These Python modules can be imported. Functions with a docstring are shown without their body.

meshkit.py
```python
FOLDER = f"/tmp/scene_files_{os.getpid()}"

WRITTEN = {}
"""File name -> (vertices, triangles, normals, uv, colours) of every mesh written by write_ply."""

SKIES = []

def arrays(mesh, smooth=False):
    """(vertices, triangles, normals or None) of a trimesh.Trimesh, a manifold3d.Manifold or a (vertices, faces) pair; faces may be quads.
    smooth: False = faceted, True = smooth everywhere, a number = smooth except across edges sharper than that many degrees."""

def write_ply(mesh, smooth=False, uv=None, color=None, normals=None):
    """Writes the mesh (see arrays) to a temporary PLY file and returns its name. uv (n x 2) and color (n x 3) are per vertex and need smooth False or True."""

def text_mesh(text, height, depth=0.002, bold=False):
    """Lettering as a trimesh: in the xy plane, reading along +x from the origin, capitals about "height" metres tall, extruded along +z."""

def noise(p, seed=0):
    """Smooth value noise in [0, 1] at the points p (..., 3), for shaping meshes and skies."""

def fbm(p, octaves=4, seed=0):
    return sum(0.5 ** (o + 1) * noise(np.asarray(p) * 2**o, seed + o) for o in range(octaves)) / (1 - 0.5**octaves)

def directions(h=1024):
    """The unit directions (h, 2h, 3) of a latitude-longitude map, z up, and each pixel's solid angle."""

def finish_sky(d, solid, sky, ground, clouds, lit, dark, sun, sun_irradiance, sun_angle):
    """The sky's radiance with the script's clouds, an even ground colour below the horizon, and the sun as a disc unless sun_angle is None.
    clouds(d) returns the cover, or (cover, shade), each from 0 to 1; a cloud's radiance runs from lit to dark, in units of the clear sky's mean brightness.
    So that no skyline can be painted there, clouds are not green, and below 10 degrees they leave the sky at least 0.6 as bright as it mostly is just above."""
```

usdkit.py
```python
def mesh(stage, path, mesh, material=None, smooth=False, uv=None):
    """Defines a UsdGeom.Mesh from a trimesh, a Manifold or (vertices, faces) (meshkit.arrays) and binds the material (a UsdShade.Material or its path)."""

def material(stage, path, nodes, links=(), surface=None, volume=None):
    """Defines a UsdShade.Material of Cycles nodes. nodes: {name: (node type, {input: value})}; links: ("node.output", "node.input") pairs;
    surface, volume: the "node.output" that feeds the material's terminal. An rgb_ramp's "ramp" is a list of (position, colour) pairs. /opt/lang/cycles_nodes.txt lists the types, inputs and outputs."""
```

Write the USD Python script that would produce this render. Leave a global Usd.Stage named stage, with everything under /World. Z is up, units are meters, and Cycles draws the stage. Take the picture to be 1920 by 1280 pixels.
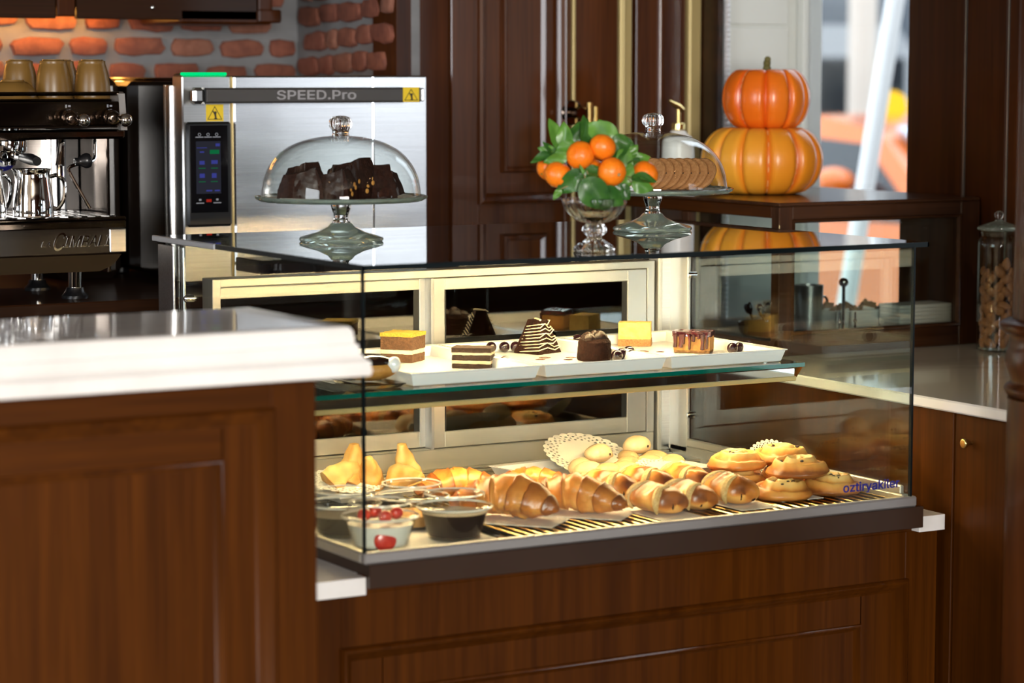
import math, random
import numpy as np, trimesh
import shapely.geometry as sg
from shapely import affinity
from pxr import Usd, UsdGeom, UsdLux, UsdShade, Sdf, Gf, Vt
import usdkit, meshkit

stage = Usd.Stage.CreateInMemory()
UsdGeom.SetStageUpAxis(stage, 'Z')
UsdGeom.SetStageMetersPerUnit(stage, 1.0)
world = UsdGeom.Xform.Define(stage, '/World')
stage.SetDefaultPrim(world.GetPrim())
rng = random.Random(7)

# ------------------------------------------------------------------ camera, sky, sun, window light, exposure
YAW, PITCH = math.radians(29.99), math.radians(5.98)
cam = UsdGeom.Camera.Define(stage, '/World/Camera')
cam.CreateHorizontalApertureAttr(36.0)
cam.CreateVerticalApertureAttr(24.0)
cam.CreateFocalLengthAttr(90.0)
cam.CreateFStopAttr(2.8)
cam.CreateFocusDistanceAttr(5.05)
cam.CreateExposureAttr(0.5)
cam.CreateClippingRangeAttr((0.05, 500.0))
cx = cam.AddTransformOp()
fw = np.array([math.sin(YAW) * math.cos(PITCH), math.cos(YAW) * math.cos(PITCH), -math.sin(PITCH)])
rt = np.array([math.cos(YAW), -math.sin(YAW), 0.0])
up = np.cross(rt, fw)
mm = np.eye(4)
mm[0, :3], mm[1, :3], mm[2, :3], mm[3, :3] = rt, up, -fw, (-1.861, -3.708, 1.67)
cx.Set(Gf.Matrix4d(*mm.ravel().tolist()))

dome = UsdLux.DomeLight.Define(stage, '/World/Sky')
dome.CreateColorAttr(Gf.Vec3f(0.80, 0.90, 1.0))
dome.CreateIntensityAttr(0.7)

sun = UsdLux.DistantLight.Define(stage, '/World/Sun')
sun.CreateAngleAttr(0.6)
sun.CreateIntensityAttr(2.2)
sun.CreateColorAttr(Gf.Vec3f(1.0, 0.95, 0.86))
sun.AddRotateXYZOp().Set(Gf.Vec3f(38, -30, 0))

def window_light(name, pos, w, h, rot, power, col):
    l = UsdLux.RectLight.Define(stage, '/World/' + name)
    l.CreateWidthAttr(w); l.CreateHeightAttr(h); l.CreateIntensityAttr(power)
    l.CreateColorAttr(Gf.Vec3f(*col))
    l.AddTranslateOp().Set(Gf.Vec3d(*pos)); l.AddRotateXYZOp().Set(Gf.Vec3f(*rot))
# daylight standing in the shop windows behind and beside the photographer (each fills a window opening of the room)
DAY = (0.92, 0.96, 1.0)
window_light('DaylightFront', (5.4, -6.55, 2.05), 2.5, 1.5, (90, 0, 0), 1.25, DAY)
window_light('DaylightFrontFar', (8.3, -6.55, 2.05), 2.5, 1.5, (90, 0, 0), 1.25, DAY)
window_light('DaylightFrontLeft', (-2.6, -6.55, 1.9), 1.8, 1.6, (90, 0, 0), 40.0, (1.0, .96, .90))
window_light('DaylightLeft', (-4.95, -1.6, 1.9), 2.2, 1.6, (90, 0, -90), 7.0, DAY)

# ------------------------------------------------------------------ helpers
LOOKS = '/World/Looks'
UsdGeom.Scope.Define(stage, LOOKS)
used = {}
def numbered(parent, name):
    k = used.get((parent, name), 0); used[(parent, name)] = k + 1
    return f'{parent}/{name}' if k == 0 else f'{parent}/{name}_{k:03d}'

def tag(prim, label=None, cat=None, group=None, kind=None):
    for k, v in (('label', label), ('category', cat), ('group', group), ('kind', kind)):
        if v: prim.SetCustomDataByKey(k, v)

def put(path, mesh, m, smooth=35, bake=None):
    p = usdkit.mesh(stage, path, mesh, m, smooth=True if bake is not None else smooth)
    if bake is not None:
        UsdGeom.PrimvarsAPI(p).CreatePrimvar('bake', Sdf.ValueTypeNames.FloatArray, 'vertex').Set(Vt.FloatArray.FromNumpy(np.asarray(bake, np.float32)))
    return p.GetPrim()

class Thing:
    """An Xform at the thing's base; its parts are children. With at_world, part meshes are given in world coordinates."""
    def __init__(s, name, label, cat=None, loc=(0, 0, 0), rz=0, group=None, kind=None, at_world=False, rot=None, scale=None):
        s.path = numbered('/World', name); s.loc = loc; s.aw = at_world
        x = UsdGeom.Xform.Define(stage, s.path); s.prim = x.GetPrim()
        x.AddTranslateOp().Set(Gf.Vec3d(*map(float, loc)))
        if rot is not None: x.AddRotateXYZOp().Set(Gf.Vec3f(*map(float, rot)))
        elif rz: x.AddRotateZOp().Set(float(rz))
        if scale is not None: x.AddScaleOp().Set(Gf.Vec3f(*map(float, scale)))
        tag(s.prim, label, cat, group, kind)
    def add(s, name, mesh, m, smooth=35, under=None, label=None, bake=None, kind=None):
        mesh = tm(mesh)
        if s.aw: mesh = mesh.copy(); mesh.apply_translation(-np.array(s.loc, float))
        p = put(numbered(under or s.path, name), mesh, m, smooth, bake)
        tag(p, label, kind=kind)
        return str(p.GetPath())

def copy(src, loc, rz=0, label=None, group=None, rot=None, scale=None):
    was = src.prim.GetCustomData()
    name = src.path.split('/')[-1]
    base = name if not name[-3:].isdigit() else name[:-4]
    t = Thing(base, label or was['label'], was['category'], loc, rz, group or was.get('group'), rot=rot, scale=scale)
    t.prim.GetReferences().AddInternalReference(src.prim.GetPath())
    t.prim.SetInstanceable(True)
    return t

def solo(name, mesh, m, label, cat, loc=(0, 0, 0), group=None, kind=None, smooth=35, rz=0, bake=None):
    p = put(numbered('/World', name), tm(mesh), m, smooth, bake)
    x = UsdGeom.Xformable(p); x.AddTranslateOp().Set(Gf.Vec3d(*map(float, loc)))
    if rz: x.AddRotateZOp().Set(float(rz))
    tag(p, label, cat, group, kind)
    return p

def struct(name, mesh, m, label=None, smooth=35):
    p = put(numbered('/World', name), tm(mesh), m, smooth)
    tag(p, label, kind='structure')
    return str(p.GetPath())

def kid(parent, name, mesh, m, smooth=35, label=None):
    p = put(numbered(parent, name), tm(mesh), m, smooth); tag(p, label)
    return str(p.GetPath())

def tm(mesh):
    if isinstance(mesh, trimesh.Trimesh): return mesh
    v, f = mesh
    f = np.asarray(f)
    if f.shape[1] == 4: f = np.vstack([f[:, [0, 1, 2]], f[:, [0, 2, 3]]])
    return trimesh.Trimesh(v, f, process=False)

def join(*ms): return trimesh.util.concatenate([tm(m) for m in ms])
def moved(mesh, t=(0, 0, 0), rx=0, ry=0, rz=0):
    m = tm(mesh).copy()
    for a, ax in ((rx, (1, 0, 0)), (ry, (0, 1, 0)), (rz, (0, 0, 1))):
        if a: m.apply_transform(trimesh.transformations.rotation_matrix(math.radians(a), ax))
    m.apply_translation(t); return m

def box(x0, x1, y0, y1, z0, z1, b=0.0):
    x0, x1 = min(x0, x1), max(x0, x1); y0, y1 = min(y0, y1), max(y0, y1); z0, z1 = min(z0, z1), max(z0, z1)
    if b <= 0:
        m = trimesh.creation.box([x1 - x0, y1 - y0, z1 - z0]); m.apply_translation([(x0 + x1) / 2, (y0 + y1) / 2, (z0 + z1) / 2]); return m
    b = min(b, (x1 - x0) * .45, (y1 - y0) * .45, (z1 - z0) * .45)
    pts = []
    for sx in (0, 1):
        for sy in (0, 1):
            for sz in (0, 1):
                c = np.array([(x0, x1)[sx], (y0, y1)[sy], (z0, z1)[sz]]); d = np.array([b if not k else -b for k in (sx, sy, sz)])
                for k in range(3):
                    q = c + d; q[k] = c[k]; pts.append(q)
    return trimesh.convex.convex_hull(np.array(pts))

def lathe(prof, n=48, fn=None, close=True):
    """Revolves (r, z) points about z; fn(theta, i, r, z) may change the radius."""
    prof = np.array(prof, float); k = len(prof); th = np.arange(n) * 2 * np.pi / n
    V = np.zeros((k, n, 3))
    for i, (r, z) in enumerate(prof):
        rr = r if fn is None else np.array([fn(t, i, r, z) for t in th])
        V[i, :, 0] = rr * np.cos(th); V[i, :, 1] = rr * np.sin(th); V[i, :, 2] = z
    i, j = np.meshgrid(np.arange(k - 1), np.arange(n), indexing='ij')
    q = np.stack([i * n + j, i * n + (j + 1) % n, (i + 1) * n + (j + 1) % n, (i + 1) * n + j], -1).reshape(-1, 4)
    m = trimesh.Trimesh(V.reshape(-1, 3), np.vstack([q[:, [0, 1, 2]], q[:, [0, 2, 3]]]), process=False)
    return m

def curve(pts, n=8):
    """Catmull-Rom through profile points."""
    p = np.array(pts, float); p = np.vstack([2 * p[0] - p[1], p, 2 * p[-1] - p[-2]]); out = []
    for i in range(1, len(p) - 2):
        for t in np.linspace(0, 1, n, endpoint=False):
            out.append(.5 * ((2 * p[i]) + (-p[i - 1] + p[i + 1]) * t + (2 * p[i - 1] - 5 * p[i] + 4 * p[i + 1] - p[i + 2]) * t ** 2 + (-p[i - 1] + 3 * p[i] - 3 * p[i + 1] + p[i + 2]) * t ** 3))
    out.append(p[-2]); return np.array(out)

def tube(pts, radii, sides=10, cap=True):
    p = np.asarray(pts, float); t = np.gradient(p, axis=0); t /= np.linalg.norm(t, axis=1, keepdims=True) + 1e-12
    a = np.zeros_like(t); ref = np.array([0, 0, 1.0]) if abs(t[0, 2]) < .9 else np.array([1.0, 0, 0])
    for i in range(len(p)):
        ref = ref - t[i] * (ref @ t[i]); ref /= np.linalg.norm(ref) + 1e-12; a[i] = ref
    b = np.cross(t, a); ang = np.arange(sides) * 2 * np.pi / sides
    v = p[:, None] + np.broadcast_to(radii, (len(p),))[:, None, None] * (np.cos(ang)[None, :, None] * a[:, None] + np.sin(ang)[None, :, None] * b[:, None])
    i, j = np.meshgrid(np.arange(len(p) - 1), np.arange(sides), indexing='ij')
    q = np.stack([i * sides + j, i * sides + (j + 1) % sides, (i + 1) * sides + (j + 1) % sides, (i + 1) * sides + j], -1).reshape(-1, 4)
    V = v.reshape(-1, 3); F = np.vstack([q[:, [0, 1, 2]], q[:, [0, 2, 3]]])
    if cap:
        n = len(V); V = np.vstack([V, p[0], p[-1]]); js = np.arange(sides); e = (len(p) - 1) * sides
        F = np.vstack([F, np.stack([np.full(sides, n), (js + 1) % sides, js], 1), np.stack([np.full(sides, n + 1), e + js, e + (js + 1) % sides], 1)])
    return trimesh.Trimesh(V, F, process=False)

def rod(p, q, r, sides=10): return tube([p, q], r, sides)
def ball(r, at=(0, 0, 0), sub=2, s=(1, 1, 1)):
    m = trimesh.creation.icosphere(sub, r); m.apply_scale(s); m.apply_translation(at); return m
def cyl(r, z0, z1, at=(0, 0), n=32, b=.0):
    pr = [(1e-5, z0), (r - b, z0), (r, z0 + b), (r, z1 - b), (r - b, z1), (1e-5, z1)] if b else [(1e-5, z0), (r, z0), (r, z1), (1e-5, z1)]
    return moved(lathe(pr, n), (at[0], at[1], 0))

def grid_box(w, d, h, step=.006):
    """A box centred in x and y on z = 0 whose faces are finely divided, for displacing."""
    m = trimesh.creation.box([w, d, h]); m.apply_translation([0, 0, h / 2])
    v, f = trimesh.remesh.subdivide_to_size(m.vertices, m.faces, step)
    m = trimesh.Trimesh(v, f, process=True); m.merge_vertices(); return m
def rough(m, amp, scale, seed=0, octaves=3):
    n = m.vertex_normals; v = m.vertices + n * ((meshkit.fbm(m.vertices * scale + 13.7 * seed, octaves, seed) - .5) * 2 * amp)[:, None]
    return trimesh.Trimesh(v, m.faces, process=False)

def slab(poly, z0, z1):
    m = trimesh.creation.extrude_polygon(poly, z1 - z0, engine='earcut'); m.apply_translation([0, 0, z0]); return m

def frame_loops(x0, x1, z0, z1, prof, y):
    """Mitred rectangular moulding facing -Y: prof = [(inset, how far proud)], one loop each."""
    V, F = [], []
    for ins, out in prof:
        V += [(x0 + ins, y - out, z0 + ins), (x1 - ins, y - out, z0 + ins), (x1 - ins, y - out, z1 - ins), (x0 + ins, y - out, z1 - ins)]
    for i in range(len(prof) - 1):
        for k in range(4):
            F.append((4 * i + k, 4 * i + (k + 1) % 4, 4 * i + 4 + (k + 1) % 4, 4 * i + 4 + k))
    return trimesh.Trimesh(np.array(V), tm((np.array(V), np.array(F))).faces, process=False)

def text(s, h, depth, bold=False, w=None):
    m = meshkit.text_mesh(s, h, depth, bold)
    if w: m.apply_scale([w / m.extents[0], 1, 1])
    m.apply_transform(np.array([[1, 0, 0, 0], [0, 0, -1, 0], [0, 1, 0, 0], [0, 0, 0, 1.0]]))
    return m

# ------------------------------------------------------------------ materials
mats = {}
def mat(name, c, rough_=.5, c2=None, scale=20, stretch=(1, 1, 1), bump=0, bscale=None, detail=4, ramp=(.35, .65), **kw):
    """Principled colour, optionally varied by noise between c and c2, with an optional noise bump."""
    n = {'p': ('principled_bsdf', {'base_color': c, 'roughness': rough_, **kw})}; L = []
    if c2 is not None or bump:
        n['tc'] = ('texture_coordinate', {}); n['mp'] = ('mapping', {'scale': stretch}); L.append(('tc.object', 'mp.vector'))
    if c2 is not None:
        n['no'] = ('noise_texture', {'scale': scale, 'detail': detail, 'roughness': .6})
        n['rr'] = ('rgb_ramp', {'ramp': [(0, c), (ramp[0], c), (ramp[1], c2), (1, c2)]})
        L += [('mp.vector', 'no.vector'), ('no.fac', 'rr.fac'), ('rr.color', 'p.base_color')]
    if bump:
        n['nb'] = ('noise_texture', {'scale': bscale or scale, 'detail': 5})
        n['bu'] = ('bump', {'strength': bump, 'distance': .002})
        L += [('mp.vector', 'nb.vector'), ('nb.fac', 'bu.height'), ('bu.normal', 'p.normal')]
    mats[name] = usdkit.material(stage, f'{LOOKS}/{name}', n, L, surface='p.BSDF'); return mats[name]

def wood(name, dark, light, axis=2, rough_=.28, coat=.03):
    st = [26.0, 26.0, 26.0]; st[axis] = 1.1
    s2 = [90.0, 90.0, 90.0]; s2[axis] = 2.5
    n = {'tc': ('texture_coordinate', {}), 'm1': ('mapping', {'scale': st}), 'm2': ('mapping', {'scale': s2}),
         'n1': ('noise_texture', {'scale': 1.0, 'detail': 5, 'roughness': .62, 'distortion': .6}), 'n2': ('noise_texture', {'scale': 1.5, 'detail': 3}),
         'r1': ('rgb_ramp', {'ramp': [(0, dark), (.32, dark), (.7, light), (1, light)]}),
         'r2': ('rgb_ramp', {'ramp': [(0, (.45, .42, .4)), (.42, (.8, .8, .8)), (.6, (1, 1, 1)), (1, (1, 1, 1))]}),
         'mx': ('mix', {'mix_type': 'multiply', 'fac': .75}),
         'p': ('principled_bsdf', {'roughness': rough_ + .12, 'coat_weight': coat, 'coat_roughness': .07 if coat < .52 else .13, 'coat_ior': 1.5 if coat < .52 else 1.6, 'specular_ior_level': .13})}
    L = [('tc.object', 'm1.vector'), ('tc.object', 'm2.vector'), ('m1.vector', 'n1.vector'), ('m2.vector', 'n2.vector'), ('n1.fac', 'r1.fac'), ('n2.fac', 'r2.fac'),
         ('r1.color', 'mx.color1'), ('r2.color', 'mx.color2'), ('mx.color', 'p.base_color')]
    mats[name] = usdkit.material(stage, f'{LOOKS}/{name}', n, L, surface='p.BSDF'); return mats[name]

WD, WL = (.044, .0112, .0008), (.082, .0222, .0014)
wood_v = wood('wood_vertical', WD, WL, 2)
wood_h = wood('wood_horizontal', WD, WL, 0)
wood_d = wood('wood_deep', WD, WL, 1)
wood_m = wood('wood_moulding', WD, WL, 2, rough_=.22, coat=.49)
wood_dark = wood('wood_dark', (.016, .0055, .0016), (.036, .0115, .003), 0, rough_=.4, coat=.08)
wood_wall = wood('wood_wall', (.030, .0075, .0012), (.066, .0175, .0030), 2, coat=.08)
wood_door = wood('wood_door', (.052, .0140, .0030), (.105, .0300, .0065), 2, rough_=.18, coat=.55)

def pane(name, tint=(.97, 1, .985), ior=1.5, rough_=0.0):
    f0 = ((ior - 1) / (ior + 1)) ** 2
    n = {'w': ('layer_weight', {'blend': .5}), 'pw': ('math', {'math_type': 'power', 'value2': 5.0}), 'f': ('math', {'math_type': 'multiply_add', 'value2': 1 - f0, 'value3': f0}),
         't': ('transparent_bsdf', {'color': tint}), 'gl': ('glossy_bsdf', {'color': (1, 1, 1), 'roughness': rough_}), 'm': ('mix_closure', {})}
    L = [('w.facing', 'pw.value1'), ('pw.value', 'f.value1'), ('f.value', 'm.fac'), ('t.BSDF', 'm.closure1'), ('gl.BSDF', 'm.closure2')]
    mats[name] = usdkit.material(stage, f'{LOOKS}/{name}', n, L, surface='m.closure'); return mats[name]
pane_clear = pane('pane_clear')
pane_case = pane('pane_case', (.965, 1, .985), 1.52)
pane_top = pane('pane_top', (.55, .60, .58), 1.56)
pane_dark = pane('pane_dark', (.42, .42, .40), 2.15)
pane_dome = pane('pane_dome', (.985, 1, .99), 1.32)
def clear_glass(name, col, ior=1.48):
    mats[name] = usdkit.material(stage, f'{LOOKS}/{name}', {'p': ('principled_bsdf', {'base_color': col, 'roughness': .01, 'ior': ior, 'transmission_weight': 1.0})}, [], surface='p.BSDF'); return mats[name]
glass = clear_glass('glass_clear', (1, 1, 1))
glass_green = usdkit.material(stage, LOOKS + '/glass_green', {'p': ('principled_bsdf', {'base_color': (.80, .95, .87), 'roughness': .03, 'ior': 1.38, 'transmission_weight': .88})}, [], surface='p.BSDF')
edge_dark = mat('glass_edge', (.003, .006, .007), .3, specular_ior_level=.2)
edge_teal = mat('glass_edge_teal', (.0, .10, .075), .08, coat_weight=.5)

def glow(name, col, s):
    mats[name] = usdkit.material(stage, f'{LOOKS}/{name}', {'e': ('emission', {'color': col, 'strength': s})}, [], surface='e.emission'); return mats[name]
led_warm = glow('led_warm', (1.0, .72, .36), 112.0)
led_low = glow('led_low', (1.0, .70, .34), 82.0)
led_amber = glow('led_amber', (1.0, .42, .08), 26.0)
led_green = glow('led_green', (.0, 1.0, .28), .55)
lamp_spot = glow('lamp_spot', (1.0, .66, .32), 40.0)
screen_glow = glow('screen_glow', (.05, .052, .075), .28)
icon_blue = glow('icon_blue', (.12, .14, .75), .22)
icon_green = glow('icon_green', (.02, .55, .18), .16)
icon_red = glow('icon_red', (.9, .05, .03), .25)
icon_white = glow('icon_white', (.7, .7, .75), .25)

def brushed(name, c, r=.28, axis=0):
    st = [300.0, 300.0, 300.0]; st[axis] = 4.0
    n = {'tc': ('texture_coordinate', {}), 'm': ('mapping', {'scale': st}), 'n': ('noise_texture', {'scale': 1.0, 'detail': 2}),
         'r': ('map_range', {'from_min': .3, 'from_max': .7, 'to_min': r - .008, 'to_max': r + .012}),
         'p': ('principled_bsdf', {'base_color': c, 'metallic': 1.0})}
    mats[name] = usdkit.material(stage, f'{LOOKS}/{name}', n, [('tc.object', 'm.vector'), ('m.vector', 'n.vector'), ('n.fac', 'r.value'), ('r.result', 'p.roughness')], surface='p.BSDF'); return mats[name]
steel = brushed('brushed_steel', (.62, .61, .60), .30, 0)
steel_door = brushed('brushed_steel_door', (.60, .59, .59), .24, 0)
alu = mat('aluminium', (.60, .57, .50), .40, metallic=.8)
alu_v = mat('aluminium_upright', (.62, .59, .54), .36, metallic=.85)
alu_grey = mat('aluminium_matt', (.42, .40, .39), .42, metallic=.7)
chrome = mat('chrome', (.80, .80, .80), .05, metallic=1.0)
chrome_dark = mat('chrome_dark', (.12, .09, .07), .12, metallic=1.0)
grey_trim = mat('grey_trim', (.30, .31, .33), .4, metallic=.3)  # grey of the reflection painted on the top glass's left edge
brass = mat('brass', (.80, .62, .25), .22, metallic=1.0)
brass_pale = mat('brass_pale', (.52, .40, .17), .42, metallic=.35)
black = mat('black_plastic', (.006, .006, .007), .3)
black_matt = mat('black_matt', (.010, .009, .008), .6)
black_gloss = mat('black_gloss', (.004, .004, .005), .06, coat_weight=.3)
bar_grey = mat('handle_grey', (.075, .068, .064), .4, metallic=.4)
text_grey = mat('lettering_grey', (.30, .29, .30), .45)
sticker_yellow = mat('sticker_yellow', (.80, .56, .02), .5)
ink_black = mat('ink_black', (.02, .015, .01), .5)
ink_blue = mat('ink_blue', (.006, .008, .17), .45)
kick_brown = mat('kick_brown', (.035, .018, .011), .35, c2=(.046, .023, .014), scale=3, metallic=.2)
white_china = mat('white_china', (.82, .80, .79), .18, coat_weight=.4)
white_paper = mat('white_paper', (.80, .77, .72), .8)
white_paint = mat('white_paint', (.68, .70, .66), .45)
white_plastic = mat('white_plastic', (.82, .81, .78), .35)
marble = mat('marble_white', (.80, .78, .76), .10, c2=(.60, .56, .54), scale=2.2, stretch=(1, 2.2, 1), detail=9, ramp=(.50, .80), coat_weight=.4)
marble_edge = marble
mortar = mat('mortar', (.165, .165, .17), .9, c2=(.215, .215, .22), scale=9, bump=.6, bscale=60)
brick_m = [mat(f'brick_{i}', a, .85, c2=b, scale=28, bump=.9, bscale=70) for i, (a, b) in enumerate((((.235, .075, .044), (.150, .045, .028)), ((.26, .092, .054), (.17, .056, .036)), ((.185, .054, .034), (.245, .090, .056)), ((.28, .120, .078), (.20, .074, .046))))]
plaster = mat('plaster', (.22, .17, .12), .8)
ceiling_m = mat('ceiling_paint', (.16, .125, .09), .8)
floor_m = mat('floor_tile', (.16, .12, .09), .35, c2=(.21, .16, .12), scale=3)
mug = mat('mug_ochre', (.19, .100, .022), .34, c2=(.16, .083, .018), scale=6)
# ------------------------------------------------------------------ the setting
BACK, FRONT, LEFT, RIGHT, TOP = 2.3, -6.6, -5.0, 1.96, 3.2
struct('floor', join(box(LEFT, 10, FRONT, -.25, -.05, 0), box(LEFT, RIGHT + .1, -.25, BACK + .1, -.05, 0)), floor_m)
struct('ceiling', join(box(LEFT, 10, FRONT, -.25, TOP, TOP + .1), box(LEFT, RIGHT + .1, -.25, BACK + .1, TOP, TOP + .1)), ceiling_m)

def wall_with_holes(axis, at, thick, a0, a1, holes):
    """A wall in the plane axis = at, from a0 to a1 along the other axis, with rectangular openings (a, b, z0, z1)."""
    out, cuts = [], sorted(holes); x = a0
    def bx(u0, u1, z0, z1):
        return box(u0, u1, at - thick, at, z0, z1) if axis == 'y' else box(at - thick, at, u0, u1, z0, z1)
    for a, b, z0, z1 in cuts:
        out.append(bx(x, a, 0, TOP))
        if z0 > 0: out.append(bx(a, b, 0, z0))
        if z1 < TOP: out.append(bx(a, b, z1, TOP))
        x = b
    out.append(bx(x, a1, 0, TOP)); return join(*out)
struct('wall_front', wall_with_holes('y', FRONT, .12, LEFT, 10, [(-3.5, -1.7, 1.1, 2.7), (4.15, 6.65, 1.3, 2.8), (7.05, 9.55, 1.3, 2.8)]), wood_wall)
struct('wall_left', wall_with_holes('x', LEFT, .12, FRONT, BACK + .1, [(-2.7, -.5, 1.1, 2.7)]), plaster)
struct('wall_far_right', box(10, 10.1, FRONT, -.25, 0, TOP), plaster)
struct('wall_side', box(RIGHT + .1, 10, -.25, -.15, 0, TOP), wood_wall)

# wall of brick behind the coffee machine, and its short return beside the oven
def brick_shape(w, h, d, seed):
    r = random.Random(seed); k = 12; pts = []
    for i in range(k):
        a = 2 * math.pi * (i + .5) / k; c, s = math.cos(a), math.sin(a)
        e = (abs(c) ** 5 + abs(s) ** 5) ** (-1 / 5)
        pts.append((c * e * w / 2 * r.uniform(.90, 1.03), s * e * h / 2 * r.uniform(.84, 1.06)))
    P = np.array(pts); V, F = [], []
    for sc, y in ((1.0, .004), (1.0, -d * .55), (.86, -d)):
        V += [(p[0] * (1 - (1 - sc) * h / w * 1.2), y + (r.uniform(-.002, .002) if sc < 1 else 0), p[1] * sc) for p in P]
    for i in range(2):
        for j in range(k):
            F.append((i * k + j, i * k + (j + 1) % k, (i + 1) * k + (j + 1) % k)); F.append((i * k + j, (i + 1) * k + (j + 1) % k, (i + 1) * k + j))
    V.append((0, -d * 1.05, 0)); n = len(V) - 1
    for j in range(k): F.append((2 * k + j, 2 * k + (j + 1) % k, n))
    return trimesh.Trimesh(np.array(V), np.array(F), process=False)

wb = struct('wall_back', box(-5, 1.1, BACK, BACK + .1, 0, TOP), mortar, label='rough red brick wall with wide grey joints behind the coffee machine')
ang = math.atan2(.97 - .893, 2.3 - 1.6)
wr = struct('wall_return', moved(box(0, .70, -.0, .06, 0, TOP), (.97, 2.3, 0), rz=-90 - math.degrees(ang)), mortar, label='short return of the brick wall beside the oven')
row = 0; z = 1.30
while z < 1.98:
    x = -.75 + rng.uniform(0, .12)
    while x < .95:
        w = min(rng.choice((.095, .115, .12, .135, .165)), .962 - x)
        if w > .05:
            h = .047; zz = z + rng.uniform(-.004, .004) - .012 * (x - .2)
            m = moved(brick_shape(w, h, .016, rng.random()), (x + w / 2, BACK, zz), ry=rng.uniform(-2, 2))
            kid(wb, 'brick', m, rng.choice(brick_m), smooth=60)
        x += w + rng.uniform(.014, .022)
    s = .03 + rng.uniform(0, .06)
    while s < .69:
        w = min(rng.choice((.075, .09, .12, .15)), .695 - s)
        if w > .04 and z > 1.5:
            m = moved(brick_shape(w, .050, .014, rng.random()), (s + w / 2, 0, 0), ry=rng.uniform(-2, 2))
            m = moved(m, (.97, 2.3, z + .010 + .020 * s / .7 + rng.uniform(-.003, .003)), rz=-90 - math.degrees(ang))
            kid(wr, 'brick', m, rng.choice(brick_m), smooth=60)
        s += w + rng.uniform(.010, .018)
    z += .0625; row += 1

# wooden wall to the right of the bricks: pilaster, two panelled doors with brass strips, panelling, white pier
Y0 = 1.6
struct('wall_centre', join(box(.893, 1.03, Y0, Y0 + .12, 0, TOP), box(1.03, 1.96, Y0 + .045, Y0 + .12, 0, TOP)), wood_wall)
def panelled_door(n, x0, x1, ox0, ox1, oz, ix0, ix1, iz, label):
    d = struct(f'door_{n}', box(x0, x1, Y0 + .006, Y0 + .045, 0, 2.9), wood_door, label=label)
    for a, b in ((x0 + .001, ox0), (ox1, x1 - .001)): kid(d, 'stile', box(a, b, Y0 - .006, Y0 + .006, 0, 2.9, .002), wood_door)
    kid(d, 'rail', box(ox0, ox1, Y0 - .006, Y0 + .006, 1.05, oz, .002), wood_door)
    kid(d, 'moulding', frame_loops(ox0 - .004, ox1 + .004, oz - .004, 2.75, [(0, 0), (.002, .014), (.008, .018), (.014, .012), (.020, .008), (.026, 0)], Y0 - .006 + .004), wood_door)
    kid(d, 'moulding', frame_loops(ix0, ix1, iz, 2.68, [(0, 0), (.004, .010), (.009, .012), (.014, .006), (.02, 0)], Y0 + .004), wood_door)
    kid(d, 'panel', box(ix0 + .012, ix1 - .012, Y0 + .001, Y0 + .008, iz + .012, 2.665, .002), wood_door)
    return d
d1 = panelled_door(1, 1.034, 1.365, 1.108, 1.346, 1.363, 1.174, 1.300, 1.433, 'dark brown lacquered wooden door with nested mouldings')
kid(d1, 'handle', join(moved(cyl(.030, 0, .012, n=40, b=.003), (1.362, Y0 - .006, 1.575), rx=90), moved(cyl(.013, .012, .05, n=24), (1.362, Y0 - .006, 1.575), rx=90)), chrome_dark, label='round dark door rose')
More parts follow.
